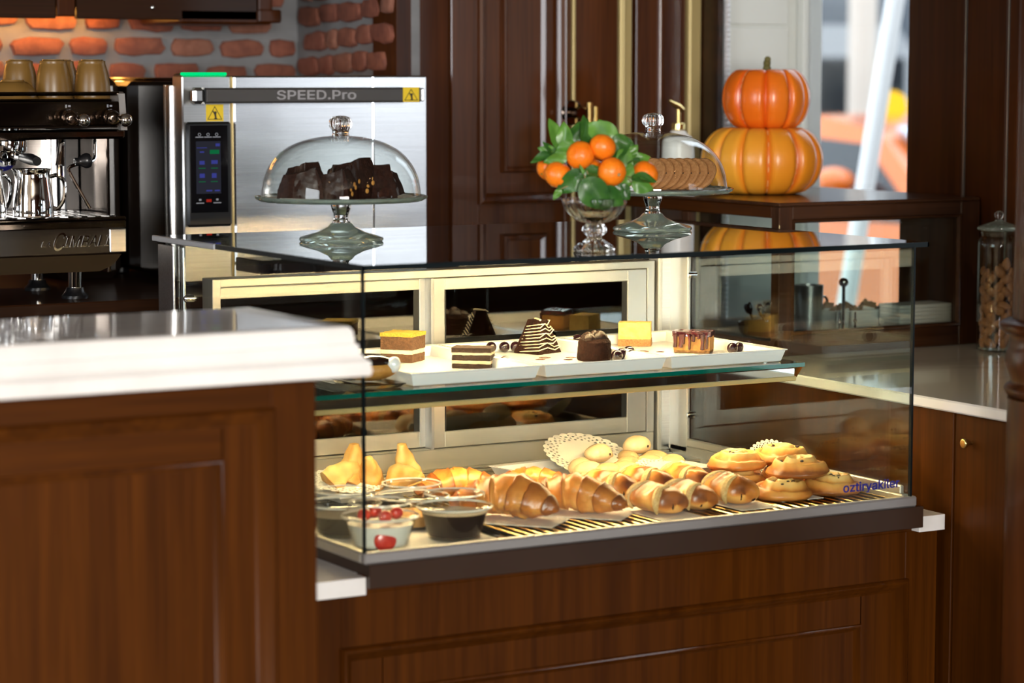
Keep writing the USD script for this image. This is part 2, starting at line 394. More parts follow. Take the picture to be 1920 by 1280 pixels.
kid(d1, 'handle_bar', join(rod((1.392, Y0 - .045, 1.52), (1.392, Y0 - .045, 1.60), .0065), rod((1.392, Y0 - .005, 1.585), (1.392, Y0 - .045, 1.585), .005), rod((1.392, Y0 - .005, 1.535), (1.392, Y0 - .045, 1.535), .005)), brass, label='brass upright pull')
kid(d1, 'handle_bar', rod((1.418, Y0 - .03, 1.52), (1.418, Y0 - .03, 1.59), .005), brass, label='brass upright pull')
d2 = struct('door_2', box(1.372, 1.499, Y0 - .002, Y0 + .045, 0, 2.9, .002), wood_door, label='narrow flat brown wooden door leaf between two brass strips')
struct('trim_1', box(1.364, 1.3725, Y0 - .014, Y0 + .01, 0, 2.9, .002), brass_pale, label='thin brass strip between the door leaves')
struct('trim_2', join(box(1.501, 1.535, Y0 - .012, Y0 + .03, 0, 2.9, .004), box(1.505, 1.511, Y0 - .018, Y0, 0, 2.9, .002)), brass_pale, label='broad brass strip left of the brown panelling')
pn = struct('door_3', box(1.552, 1.698, Y0 - .002, Y0 + .045, 0, 2.9, .002), wood_door, label='narrow brown wooden leaf with a half-round moulding down its middle')
kid(pn, 'moulding', tube([(1.622, Y0 - .002, 0), (1.622, Y0 - .002, 2.9)], .009, 16), wood_door)
struct('trim_3', box(1.700, 1.736, Y0 - .016, Y0 + .02, 0, 2.9, .004), brass_pale, label='broad brass strip right of the brown panelling')
pier = struct('wall_pier', box(1.752, 2.06, 1.535, 1.72, 0, TOP), white_paint, label='white clad pier beside the window')
for z0, z1 in ((1.06, 1.40), (1.403, 1.784), (1.79, 2.3), (2.304, 3.19)): kid(pier, 'panel', box(1.775, 1.957, 1.527, 1.5365, z0, z1, .002), white_paint)
bead = [(.0085 if k % 2 else .0065, 1.06 + .006 * k) for k in range(330)]
kid(pier, 'bead_strip', moved(lathe(bead, 12), (1.763, 1.515, 0)), mat('bead_silver', (.75, .75, .78), .3, metallic=.4), label='ribbed chrome strip')
struct('trim_4', box(1.737, 1.752, 1.515, 1.60, 0, TOP), wood_dark, label='dark upright between brass strip and white pier')

# right wall of boards with the street window
wrt = struct('wall_right', join(box(RIGHT + .012, RIGHT + .1, -.25, 1.058, 0, TOP), box(RIGHT + .012, RIGHT + .1, 1.058, 1.53, 0, 1.03), box(RIGHT + .012, RIGHT + .1, 1.058, 1.53, 2.7, TOP)), wood_dark)
for a, b in ((-.25, .20), (.203, .452), (.455, .703), (.708, .848), (.853, 1.058)): kid(wrt, 'board', box(RIGHT, RIGHT + .014, a, b, 0, 3.19, .004), wood_wall)
for y in (.8505, .704): kid(wrt, 'inlay', box(RIGHT - .0008, RIGHT + .012, y - .0007, y + .0007, 0, 3.19), mats.get('aluminium'), label='thin added bright line imitating the highlight on a board edge')  # added strips draw the highlights of the polished board edges
win = struct('window_1', box(2.0, 2.012, 1.07, 1.52, 1.05, 2.69), glass, label='street window at the end of the counter')
kid(win, 'frame', join(box(1.985, 2.05, 1.500, 1.53, 1.03, 2.7, .003), box(1.985, 2.05, 1.058, 1.068, 1.03, 2.7, .002), box(1.985, 2.05, 1.058, 1.53, 1.03, 1.05, .002)), white_paint, label='white window frame')

# ceiling lamps over the customers
k = 0
for yy in (-5.4, -4.2, -3.0, -1.8):
    for xx in (-3.6, -2.0, -.4, 1.2):
        lab = 'warm round ceiling spotlight of the shop'
        t = Thing('ceiling_lamp', lab, 'lamp', (xx, yy, TOP - .03), group='warm round ceiling spotlights')
        t.add('ring', lathe([(.05, .03), (.065, .03), (.065, 0), (.05, 0), (.05, .03)], 24), brass_pale)
        t.add('bulb', cyl(.049, .008, .02, n=20), lamp_spot)

# ------------------------------------------------------------------ joinery helper: a panelled front facing -Y (turn it with rz)
def panel_front(t, x0, x1, z0, z1, y, o, i, wood_h=wood_h):
    """Stiles and rails round an outer moulding at o=(x0,x1,z0,z1), a flat band, an inner moulding at i, and the middle panel."""
    T = lambda m: m
    for a, b in ((x0, o[0]), (o[1], x1)): t.add('stile', T(box(a, b, y, y + .02, z0, z1, .0015)), wood_v)
    t.add('rail', T(box(o[0], o[1], y, y + .02, o[3], z1, .0015)), wood_h)
    if o[2] > z0 + .01: t.add('rail', T(box(o[0], o[1], y, y + .02, z0, o[2], .0015)), wood_h)
    t.add('moulding', T(frame_loops(o[0] - .004, o[1] + .004, o[2] - .004, o[3] + .004, [(0, -.002), (.001, .008), (.005, .012), (.010, .011), (.014, .004), (.018, .001), (.024, -.008), (.030, -.012)], y)), wood_m, smooth=50)
    bz = y + .010
    for a, b, c, d, w in ((o[0], i[0] + .004, o[2], o[3], wood_v), (i[1] - .004, o[1], o[2], o[3], wood_v), (i[0], i[1], i[3] - .004, o[3], wood_h), (i[0], i[1], o[2], i[2] + .004, wood_h)):
        t.add('band', T(box(a, b, bz, bz + .02, c, d, .001)), w)
    t.add('moulding', T(frame_loops(i[0], i[1], i[2], i[3], [(0, -.002), (.002, .004), (.006, .005), (.010, 0), (.016, -.006), (.02, -.008)], bz)), wood_m, smooth=50)
    t.add('panel', T(box(i[0] + .012, i[1] - .012, bz + .005, bz + .02, i[2] + .012, i[3] - .012, .002)), wood_v)

# ------------------------------------------------------------------ left bar counter (nearest the camera)
LC = Thing('bar_counter', 'brown wooden panelled bar counter under the thick white marble top at left', 'counter', (-1.3, -.18, 0), at_world=True)
LC.add('body', box(-2.4, -.238, -.29, -.05, .08, 1.226), wood_dark)
LC.add('plinth', box(-2.38, -.26, -.27, -.07, 0, .08), black_matt)
panel_front(LC, -1.46, -.236, .08, 1.226, -.312, (-1.385, -.308, .20, 1.180), (-1.31, -.380, .275, 1.112))
panel_front(LC, -2.4, -1.46, .08, 1.226, -.312, (-2.33, -1.535, .20, 1.180), (-2.25, -1.61, .275, 1.112))
prof = [(0, 0), (.000, .0), (.006, .018), (.006, .026), (.018, .034), (.030, .047), (.034, .052), (.034, .058), (.045, .074)]
ring_x, ring_y = (-2.44, -.205), (-.345, -.006)
V, F = [], []
pp = [(0.0, 1.302), (-.006, 1.300), (-.010, 1.294), (-.012, 1.282), (-.012, 1.276), (-.016, 1.275), (-.018, 1.262), (-.024, 1.254), (-.030, 1.250), (-.030, 1.246), (-.032, 1.236), (-.030, 1.229), (-.024, 1.2265)]
for ox, zz in pp:
    V += [(ring_x[0], ring_y[0] + ox, zz), (ring_x[1] - ox * .95, ring_y[0] + ox, zz), (ring_x[1] - ox * .95, ring_y[1], zz), (ring_x[0], ring_y[1], zz)]
for a in range(len(pp) - 1):
    for c in range(4): F.append((4 * a + c, 4 * a + 4 + c, 4 * a + 4 + (c + 1) % 4, 4 * a + (c + 1) % 4))
F.append((0, 1, 2, 3)); n = 4 * (len(pp) - 1); F.append((n + 3, n + 2, n + 1, n))
solo('marble_worktop', (np.array(V) - (-1.3, -.18, 1.2265), np.array(F)), marble, 'thick white marble bar top with a moulded edge, nearest at left', 'counter top', (-1.3, -.18, 1.2265), smooth=30)

# ------------------------------------------------------------------ counter under the display case, its marble slab
CC = Thing('case_counter', 'dark brown panelled wooden counter carrying the pastry display case', 'counter', (.52, .5, 0), at_world=True)
CC.add('body', box(-.6, 1.226, .05, .90, .08, .815), wood_dark)
CC.add('top_rail', box(.0075, 1.164, .0305, .0500, .8152, .8445), wood_v)
CC.add('plinth', box(-.6, 1.22, .08, .88, 0, .08), black_matt)
panel_front(CC, -.6, 1.226, .08, .815, .030, (-.029, 1.150, .20, .722), (.05, 1.056, .27, .648), wood_v)
solo('marble_worktop', moved(slab(sg.Polygon([(-.6, .008), (.0068, .008), (.0068, .052), (1.1645, .052), (1.1645, .008), (1.226, .008), (1.226, .92), (-.6, .92)]).buffer(-.002).buffer(.002), .8155, .8445), (-.52, -.5, -.8155)), marble, 'thin white marble slab between the display case and its wooden counter', 'counter top', (.52, .5, .8155))

# ------------------------------------------------------------------ right-hand counter with cupboard doors
RC = Thing('side_counter', 'brown wooden cupboard counter right of the display case with a small knob', 'counter', (1.6, .6, 0), at_world=True)
RC.add('body', box(1.268, 1.955, -.20, 1.50, 0, 1.036), wood_v)
RC.add('side_panel', box(1.25, 1.268, .018, 1.50, 0, 1.036, .0015), wood_v)
dr = RC.add('door', box(1.25, 1.268, -.20, .013, .06, 1.034, .002), wood_v)
RC.add('knob', moved(lathe(curve([(1e-4, .022), (.008, .0215), (.0095, .016), (.006, .009), (.004, .005), (.004, 0)], 5), 24), (1.25, -.035, .984), ry=-90), brass, under=dr, label='small brass knob')
solo('marble_worktop', moved(box(1.236, 1.956, -.21, 1.515, 1.0365, 1.0585, .003), (-1.6, -.6, -1.0365)), marble, 'white marble top of the right-hand counter holding the almond jar', 'counter top', (1.6, .6, 1.0365))

# fluted column in the right foreground
CO = Thing('column', 'dark brown fluted wooden column in the right foreground', 'column', (1.150, -.45, -.012), )
fl = lambda t, i, r, z: r * (1 - .055 * (.5 + .5 * math.cos(14 * t)) ** 2)
CO.add('shaft', lathe([(.128, 1.262), (.126, 1.4), (.124, 2.2), (.120, 3.0)], 168, fl), wood_wall, smooth=50)
CO.add('capital', lathe(curve([(.12, 3.0), (.15, 3.03), (.17, 3.1), (.17, 3.198)], 4), 48), wood_wall)
CO.add('moulding', lathe(curve([(.128, 1.268), (.145, 1.262), (.150, 1.255), (.145, 1.247), (.134, 1.240), (.133, 1.225), (.137, 1.21), (.139, 1.19), (.132, 1.170), (.130, 1.160), (.137, 1.153), (.140, 1.147), (.136, 1.139), (.128, 1.132)], 4), 64), wood_wall, smooth=60)
CO.add('pedestal', lathe([(1e-4, .0125), (.150, .0125), (.150, .10), (.134, .12), (.134, 1.132), (1e-4, 1.132)], 64), wood_wall)

# ------------------------------------------------------------------ back counter, upper cabinet with its lamp
BC = Thing('back_counter', 'dark wooden back counter below the coffee machine and oven', 'counter', (-.9, 1.7, 0), at_world=True)
BC.add('body', box(-2.9, .888, 1.27, 2.28, 0, 1.18), wood_dark)
BC.add('worktop', box(-2.9, .89, 1.235, 2.28, 1.18, 1.2055, .003), wood_dark)
UC = Thing('wall_cabinet', 'dark wooden wall cabinet over the brick wall at top left', 'cabinet', (-.4, 2.1, 1.79), at_world=True)
UC.add('body', box(-1.7, .735, 1.97, 2.28, 1.822, 2.7), wood_dark)
UC.add('door', box(-.8, .195, 1.95, 1.97, 1.795, 2.68, .002), wood_dark)
UC.add('door', box(.245, .700, 1.95, 1.97, 1.795, 2.68, .002), wood_dark)
UC.add('stile', box(.197, .240, 1.944, 1.97, 1.80, 2.7, .003), wood_wall)
UC.add('stile', box(.702, .738, 1.944, 1.97, 1.80, 2.7, .003), wood_wall)
UC.add('cornice', join(box(.70, .76, 1.94, 2.28, 1.790, 1.822, .004), box(.50, .74, 1.95, 2.2, 1.786, 1.8225, .006)), wood_wall)
UC.add('lamp', box(-.9, .44, 2.215, 2.230, 1.811, 1.8218), led_amber, label='glowing amber strip lamp under the cabinet')
UC.add('knob', ball(.006, (.43, 1.945, 1.823)), chrome)
# ------------------------------------------------------------------ the display case
DC = Thing('display_case', 'glass pastry display case with aluminium frame and dark glass top', 'display case', (.585, .45, .8455), at_world=True)
W, D, ZT = 1.169, .895, 1.36
tg = DC.add('top_glass', box(.002, W - .002, .002, D - .002, ZT - .009, ZT), pane_top)
DC.add('edge', join(box(0, W, 0, .003, ZT - .0092, ZT - .0004), box(W - .003, W, 0, D, ZT - .0092, ZT - .0004), box(0, .003, 0, .60, ZT - .0092, ZT - .0004), box(0, W, D - .003, D, ZT - .0092, ZT - .0004)), edge_dark, under=tg)
DC.add('edge_trim', box(-.003, .003, .60, D + .003, ZT - .0105, ZT + .0004, .0015), grey_trim, under=tg, label='light grey strip imitating the reflection on the glass edge')  # added grey strip: daylight mirrored in the bare glass edge, put in as colour
fg = DC.add('front_glass', box(.004, 1.141, .004, .010, .885, ZT - .0095), pane_case)
DC.add('edge', join(box(.001, .0045, .0035, .0105, .885, ZT - .0095), box(1.1375, 1.1415, .0035, .0105, .885, ZT - .0095)), edge_dark, under=fg)
DC.add('lettering', moved(text('oztiryakiler', .0160, .0006, True, .130), (.980, .0034, .9065)), ink_blue, under=fg)
for x, n in ((.002, 0), (1.1365, 1)):
    sgl = DC.add('side_glass', box(x, x + .005, .011, .80, .885, ZT - .0095), pane_case)
    for zz in (.955, 1.25):
        DC.add('glass_stud', moved(cyl(.007, -.008, .014, n=20, b=.003), (x, .735, zz), ry=90), chrome, under=sgl)
# base: rail, kick board, floor
DC.add('front_rail', box(0, 1.152, 0, .016, .8665, .886, .003), alu_grey)
DC.add('side_rail', box(-.0005, .016, .016, .88, .8665, .885, .003), alu)
DC.add('side_rail', box(1.128, 1.146, .016, .80, .8665, .889, .003), alu)
DC.add('kick_board', box(.007, 1.164, -.004, .0075, .8265, .8662, .001), kick_brown)
DC.add('base', box(.010, 1.140, .012, .88, .845, .8665), kick_brown)
DC.add('base_plate', box(.0005, .0095, .25, .30, .8455, .8662), alu, label='small bright foot plate')
DC.add('floor', box(.016, 1.128, .016, .79, .8667, .8702), black_gloss)
for yy in (.575, .675):
    g = sg.box(.10, yy, 1.05, yy + .065)
    DC.add('air_grille', slab(g, .8703, .8725), mats.get('grille') or mat('grille', (.20, .17, .12), .45, c2=(.03, .025, .02), scale=420, ramp=(.47, .53), metallic=.5))
    DC.add('grille_rail', box(.03, 1.10, yy + .066, yy + .078, .8703, .876, .001), alu)
# rear frame with two sliding doors
YR = .80
fx0, fx1, fz0, fz1 = .080, 1.088, .874, 1.278
for n, b in (('frame_top', box(fx0 + .016, fx1 - .016, YR, YR + .05, 1.2625, fz1, .001)), ('frame_bottom', box(fx0, fx1, YR, YR + .05, fz0, .9155, .002)), ('frame_upright', box(fx0, fx0 + .017, YR, YR + .05, .9155, fz1, .001)), ('frame_upright', box(fx1 - .018, fx1, YR, YR + .05, .9155, fz1, .001))):
    DC.add(n, b, alu_v if 'up' in n else alu)
DC.add('sill', box(.03, 1.12, YR - .012, YR + .05, .8703, .8745, .001), alu)
def sliding(x0, x1, y, gx0, gx1, gz0=.950, gz1=1.237):
    p = DC.add('sliding_door', box(gx0 + .001, gx1 - .001, y + .004, y + .007, gz0, gz1), pane_dark)
    DC.add('back_pane', box(gx0 + .001, gx1 - .001, y + .013, y + .016, gz0, gz1), pane_dark, under=p)
    DC.add('stile', box(x0, gx0, y, y + .02, .917, 1.261, .0012), alu_v, under=p)
    DC.add('stile', box(gx1, x1, y, y + .02, .917, 1.261, .0012), alu_v, under=p)
    DC.add('rail', box(gx0, gx1, y, y + .02, gz1, 1.261, .0012), alu, under=p)
    DC.add('rail', box(gx0, gx1, y, y + .02, .917, gz0, .0012), alu, under=p)
    DC.add('seal', join(box(gx0, gx0 + .002, y - .0006, y + .002, gz0, gz1), box(gx1 - .012, gx1, y + .003, y + .0038, gz0, gz1)), black_matt, under=p)
sliding(fx0 + .018, .560, YR + .026, .100, .541)
sliding(.560, fx1 - .019, YR + .002, .586, 1.022)
DC.add('door_guide', box(.553, .560, YR - .001, YR + .03, .9155, 1.262, .001), alu_grey)
# uprights at the rear corners
DC.add('corner_post', join(box(1.092, 1.1015, .79, .83, .875, 1.345, .002), box(1.128, 1.1365, .735, .83, .875, 1.345, .002)), alu_v)
DC.add('corner_plate', box(1.1015, 1.128, .80, .806, .875, 1.345), steel)
DC.add('corner_post', join(box(.006, .0115, .765, .78, .886, 1.345, .002), box(.0, .004, .80, .875, .868, 1.345, .001)), steel)
DC.add('side_rail', box(1.127, 1.1365, .02, .735, .889, .905, .002), alu)
# lamp bar under the top glass
lb = DC.add('lamp_bar', join(box(.045, 1.085, .507, .60, 1.318, 1.334, .002), box(.045, 1.085, .50, .5065, 1.308, 1.334, .002)), black_gloss)
DC.add('lamp_strip', box(.07, 1.07, .520, .540, 1.3150, 1.3178), led_warm, under=lb, label='warm white strip light')
DC.add('hanger', join(box(.10, .12, .53, .57, 1.334, 1.351), box(1.02, 1.04, .53, .57, 1.334, 1.351)), chrome, under=lb)
DC.add('end_cap', box(.040, .048, .50, .60, 1.3105, 1.3355, .002), black_gloss, under=lb)
# glass shelf with its light profile and bracket
SZ = 1.108
sh = DC.add('shelf', box(.035, 1.118, .318, .755, SZ - .008, SZ), pane_case)
DC.add('edge', box(.033, 1.12, .312, .3175, SZ - .008, SZ), edge_teal, under=sh, label='green front edge of the glass shelf')
DC.add('profile', box(.033, 1.105, .322, .345, SZ - .030, SZ - .0085, .003), chrome, under=sh, label='polished light profile under the shelf edge')
DC.add('trim', box(.033, 1.105, .319, .3225, SZ - .0355, SZ - .0265, .001), brass_pale, under=sh)
DC.add('lamp_strip', box(.06, 1.09, .327, .341, SZ - .0332, SZ - .0305), led_low, under=sh, label='strip light below the shelf')
br = sg.Polygon([(.312, SZ), (.325, SZ + .001), (.352, SZ - .030), (.338, SZ - .031)])
bm = slab(br, 0, .012); bm.apply_transform(np.array([[0, 0, 1, 0], [1, 0, 0, 0], [0, 1, 0, 0], [0, 0, 0, 1.0]])); bm.apply_translation([1.108, 0, 0])
DC.add('bracket', bm, brass, under=sh, label='slanted shelf end bracket')
for x in (.02, 1.124): DC.add('shelf_pin', rod((x, .45, SZ - .013), (x, .70, SZ - .013), .004), chrome, under=sh)

# ------------------------------------------------------------------ white plates on the shelf, cake slices, berries
def dish(w, d, h, slope=.012, wall=.004):
    """Rectangular plate with sloping rim, centred, base on z = 0."""
    def loop(ins, z): return [(-w / 2 + ins, -d / 2 + ins, z), (w / 2 - ins, -d / 2 + ins, z), (w / 2 - ins, d / 2 - ins, z), (-w / 2 + ins, d / 2 - ins, z)]
    seq = [(slope, 0), (slope * .75, .002), (.003, h - .003), (0, h - .002), (0, h), (.004, h), (.010, h - .002), (slope + .004, wall), (slope + .010, wall)]
    V, F = [], []
    for i, z in seq: V += loop(i, z)
    for a in range(len(seq) - 1):
        for c in range(4): F.append((4 * a + c, 4 * a + (c + 1) % 4, 4 * a + 4 + (c + 1) % 4, 4 * a + 4 + c))
    n = 4 * (len(seq) - 1); F += [(n, n + 1, n + 2, n + 3), (3, 2, 1, 0)]
    return trimesh.Trimesh(np.array(V), tm((np.array(V), np.array(F))).faces, process=False)
PZ = SZ + .0008
G = 'white rectangular plates on the glass shelf'
px = [(.400, 'white rectangular plate under the cocoa layer cake slice, left of the shelf plates'), (.679, 'white rectangular plate under the striped pyramid cake, middle of the shelf'), (.958, 'white rectangular plate under the berry glazed cheesecake, right end of the shelf')]
for x, l in px: solo('plate', dish(.274, .425, .025), white_china, l, 'plate', (x, .548, PZ), group=G, smooth=25)
solo('dark_plate', dish(.085, .14, .008, .008), black_gloss, 'small dark plate under the cream bun at the left end of the shelf', 'plate', (.216, .415, PZ))
TOPZ = PZ + .0046

sponge = mat('sponge_brown', (.062, .024, .008), .9, c2=(.10, .042, .015), scale=180, bump=.8, bscale=300)
sponge_dark = mat('sponge_dark', (.022, .008, .004), .9, c2=(.040, .017, .008), scale=160, bump=.8, bscale=260)
cream = mat('cream', (.80, .66, .44), .6, c2=(.72, .56, .34), scale=60)
crumb_yellow = mat('crumb_yellow', (.46, .31, .03), .9, c2=(.32, .20, .018), scale=320, bump=1.0, bscale=420)
cheese = mat('cheesecake', (.70, .47, .13), .7, c2=(.60, .36, .08), scale=60, bump=.4, bscale=200)
crust = mat('biscuit_crust', (.34, .17, .06), .9, c2=(.20, .09, .03), scale=220, bump=1, bscale=300)
choc = mat('chocolate', (.016, .006, .0035), .4, c2=(.026, .010, .006), scale=60, bump=.5, bscale=120, specular_ior_level=.3)
choc_soft = mat('chocolate_sponge', (.012, .0032, .0016), .8, c2=(.024, .0068, .0032), scale=130, bump=1, bscale=220, specular_ior_level=.15)
choc_gloss = mat('chocolate_gloss', (.018, .007, .005), .15, coat_weight=.5)
berry_glaze = mat('berry_glaze', (.075, .004, .006), .10, c2=(.03, .002, .006), scale=90, coat_weight=.8, bump=.4, bscale=90)
custard = mat('custard', (.60, .30, .065), .55, c2=(.46, .19, .035), scale=50)
grape_m = mat('berry_skin', (.012, .002, .006), .22, c2=(.026, .005, .008), scale=50, coat_weight=.4)
plate_mark = mat('sauce_dark', (.06, .008, .006), .3)

def seed_rough(w, d, h, amp=.0012, sc=160, seed=0, step=.006, taper=0, shear=0):
    m = rough(grid_box(w, d, h, step), amp, sc, seed)
    if taper: m.vertices[:, :2] *= (1 - taper * m.vertices[:, 2:3] / h)
    return m
def layered(name, label, loc, rz, w, d, layers, seed=0, at_z=0.0, group=None):
    t = Thing(name, label, 'cake', loc, rz, group)
    z = 0.0
    for n, h, m, grow in layers:
        t.add(n, moved(seed_rough(w + grow, d + grow, h, .0011, 150, seed, .007), (0, 0, z)), m, smooth=40); z += h * .97; seed += 1
    return t
yc = layered('cake_slice', 'brown sponge cake slice with yellow crumb topping, left on the shelf', (.432, .690, TOPZ), -52, .066, .062, [('sponge', .016, sponge, 0), ('cream', .009, cream, -.001), ('sponge', .026, sponge, .001), ('crumbs', .007, crumb_yellow, .003)], 3)
layered('cake_slice', 'dark cocoa layer cake slice on the left white plate, beside small berries', (.497, .525, TOPZ), -40, .074, .046, [('sponge', .009, sponge_dark, 0), ('cream', .006, cream, .001), ('sponge', .011, sponge_dark, 0), ('cream', .005, cream, 0), ('cocoa', .009, sponge_dark, .002)], 9)
layered('cake_slice', 'plain yellow cheesecake slice with biscuit base on the shelf', (.980, .708, TOPZ), -36, .066, .044, [('crust', .014, crust, .002), ('cheese', .034, cheese, 0)], 15)
# glazed cheesecake with drips
gz = Thing('cake_slice', 'glossy red berry glazed cheesecake slice on the right plate', 'cake', (1.012, .540, TOPZ), -44)
gz.add('crust', seed_rough(.072, .046, .006, .001, 150, 4, .007), crust); gz.add('custard', moved(seed_rough(.074, .048, .030, .0012, 130, 5, .006), (0, 0, .005)), custard)
gl = moved(seed_rough(.078, .052, .010, .0022, 90, 6, .0045), (0, 0, .033)); gz.add('glaze', gl, berry_glaze, smooth=60)
r2 = random.Random(5)
for k in range(8):
    x = -.034 + .0095 * k + r2.uniform(-.003, .003); L = r2.uniform(.004, .029); q = r2.uniform(.7, 1.25)
    gz.add('drip', tube([(x, -.0255, .037), (x + .001, -.0266, .034 - L * .5), (x, -.0258, .034 - L), (x, -.0252, .033 - L)], [.0046 * q, .0034 * q, .0038 * q, .001], 8), berry_glaze, smooth=60)
# striped pyramid
pyr = Thing('cake_slice', 'pyramid shaped chocolate cake with cream coloured stripes on the shelf', 'cake', (.735, .688, TOPZ), 20)
def pyramid(w, d, h, k=.28):
    m = grid_box(w, d, h, .006); f = 1 - (1 - k) * m.vertices[:, 2] / h; m.vertices[:, 0] *= f; m.vertices[:, 1] *= .35 + .65 * f; return m
pyr.add('cake', rough(pyramid(.072, .064, .066), .0016, 110, 8), choc_soft)
for k in range(9):
    z = .008 + .0063 * k; f = 1 - .72 * z / .066; hw = .036 * f + .0012; hd = .032 * (.35 + .65 * f) + .0012; s = .004 * math.sin(k * 2.1)
    pyr.add('stripe', tube([(-hw, hd * .8, z - .006), (-hw, -hd, z), (-hw * .2, -hd - .0006, z + .004 + s), (hw * .5, -hd, z - .002), (hw, -hd, z + .003 - s), (hw + .0004, hd * .8, z + .006)], .0012, 6), cream)
pyr.add('stripe', tube([(-.010, -.016, .0665), (0, .002, .0675), (.009, .014, .0665)], .0022, 6), cream)
# tall dark ganache cake with tufts
gan = Thing('cake_slice', 'tall dark chocolate ganache cake with piped tufts on top', 'cake', (.765, .520, TOPZ), 0)
gan.add('cake', rough(trimesh.Trimesh(*trimesh.remesh.subdivide_to_size(lathe([(1e-4, 0), (.033, 0), (.034, .004), (.032, .035), (.028, .042), (1e-4, .042)], 36).vertices, lathe([(1e-4, 0), (.033, 0), (.034, .004), (.032, .035), (.028, .042), (1e-4, .042)], 36).faces, .007)), .0012, 140, 2), choc_soft)
for k, (x, y, r, h) in enumerate(((-.017, -.008, .014, .016), (.006, -.010, .015, .020), (.018, .008, .012, .013), (-.006, .014, .014, .016), (.0, .0, .012, .02))):
    tuft = lathe(curve([(r * .8, 0), (r, h * .3), (r * .75, h * .65), (r * .3, h * .95), (1e-4, h)], 4), 24, lambda t, i, rr, z: rr * (1 + .10 * math.cos(7 * t + z * 200)))
    gan.add('tuft', moved(tuft, (x, y, .038)), choc, smooth=60)
# cream filled bun at the left
bun = Thing('cream_bun', 'small choux bun with chocolate topping at the left end of the shelf', 'pastry', (.222, .425, PZ + .0085), -25, scale=(1.15, 1.15, 1.25))
bun.add('bun', moved(rough(ball(1, sub=3, s=(.046, .030, .017)), .001, 120, 4), (0, 0, .015)), custard)
bun.add('chocolate', moved(rough(ball(1, sub=3, s=(.042, .028, .012)), .001, 90, 6), (0, 0, .0255)), choc_gloss)
for sx in (-1, 1): bun.add('cream', moved(rough(ball(.012, sub=2), .002, 120, sx + 3), (.040 * sx, -.01, .022)), white_china)

g0 = None
spots = [(1.058, .470), (1.080, .478), (1.101, .480), (.842, .515), (.803, .480), (.815, .462), (.783, .466), (.552, .500), (.540, .478), (.700, .715), (.678, .722), (.655, .735), (.885, .742), (.868, .752)]
near = ['the glazed cheesecake, first of three', 'the glazed cheesecake, middle of three', 'the glazed cheesecake, outermost of three', 'the gap right of the ganache cake', 'the ganache cake, right of a pair', 'the ganache cake, nearest its right side', 'the ganache cake, in front of its foot', 'the cocoa layer cake, at its back corner', 'the cocoa layer cake, at its front corner', 'the pyramid cake, nearest its left side', 'the pyramid cake, second from its left side', 'the pyramid cake, farthest left of it', 'the ganache cake, behind it at right', 'the ganache cake, directly behind it']
for k, ((x, y), nr) in enumerate(zip(spots, near)):
    lab = f'small dark round berry on the shelf by {nr}'
    g = None
    if g0 is None:
        g0 = Thing('berry', lab, 'berry', (x, y, TOPZ), group='dark berries on the shelf')
        g0.add('skin', ball(.0112, (0, 0, .0112), 2), grape_m); g0.add('eye', moved(lathe([(.0022, 0), (.003, .0006), (.002, .001), (1e-4, .0004)], 12), (0, -.0109, .0122), rx=90), choc)
    else:
        copy(g0, (x, y, TOPZ), rng.uniform(-50, 50), lab, 'dark berries on the shelf', scale=(rng.uniform(.88, 1.1),) * 3)
# sauce rings printed by the kitchen on the plates
for k, (x, y, r) in enumerate(((.70, .60, .012), (.745, .575, .011), (.72, .545, .009), (.675, .575, .010), (.93, .60, .012), (.905, .555, .011), (.955, .575, .008), (.41, .47, .007))):
    solo('sauce_dot', lathe([(r * .55, 0), (r * .6, .0008), (r * .95, .0009), (r, 0)], 24), plate_mark, 'small ring of dark red sauce on the ' + ('middle white plate, behind the ganache cake', 'middle white plate, right of the pyramid cake', 'middle white plate, nearest the ganache cake', 'middle white plate, left of the ganache cake', 'right white plate, before the yellow cheesecake', 'right white plate, left of the glazed cheesecake', 'right white plate, nearest the glazed cheesecake', 'left white plate')[k], 'sauce', (x, y, TOPZ - .0004), group='sauce rings on the ' + ('middle' if k < 4 else 'right' if k < 7 else 'left') + ' plate')
# ------------------------------------------------------------------ pastries on the case floor
FZ = .8704
crust_ramp = [(0, (.80, .40, .10)), (.3, (.64, .235, .042)), (.6, (.36, .105, .017)), (1, (.11, .028, .006))]
def baked(name, ramp, r=.42, bump=.35, sc=90, var=.5):
    n = {'a': ('attribute', {'attribute': 'bake'}), 'tc': ('texture_coordinate', {}), 'no': ('noise_texture', {'scale': sc * .45, 'detail': 4}),
         'mr': ('map_range', {'from_min': 0, 'from_max': 1, 'to_min': -var * .5, 'to_max': var * .5}), 'ad': ('math', {'math_type': 'add', 'use_clamp': True}),
         'rr': ('rgb_ramp', {'ramp': ramp}), 'nb': ('noise_texture', {'scale': sc * 2.0, 'detail': 4}), 'bu': ('bump', {'strength': bump, 'distance': .0012}),
         'p': ('principled_bsdf', {'roughness': r, 'coat_weight': .15, 'coat_roughness': .25, 'subsurface_weight': .08, 'subsurface_radius': (.01, .005, .002), 'subsurface_scale': .4})}
    L = [('tc.object', 'no.vector'), ('tc.object', 'nb.vector'), ('no.fac', 'mr.value'), ('a.fac', 'ad.value1'), ('mr.result', 'ad.value2'), ('ad.value', 'rr.fac'), ('rr.color', 'p.base_color'), ('nb.fac', 'bu.height'), ('bu.normal', 'p.normal')]
    mats[name] = usdkit.material(stage, f'{LOOKS}/{name}', n, L, surface='p.BSDF'); return mats[name]
crust_m = baked('golden_crust', crust_ramp, .36, .5, 60, .7)
danish_m = baked('danish_dough', [(0, (.84, .56, .20)), (.35, (.76, .38, .09)), (.7, (.56, .20, .035)), (1, (.24, .07, .015))], .45, .3)
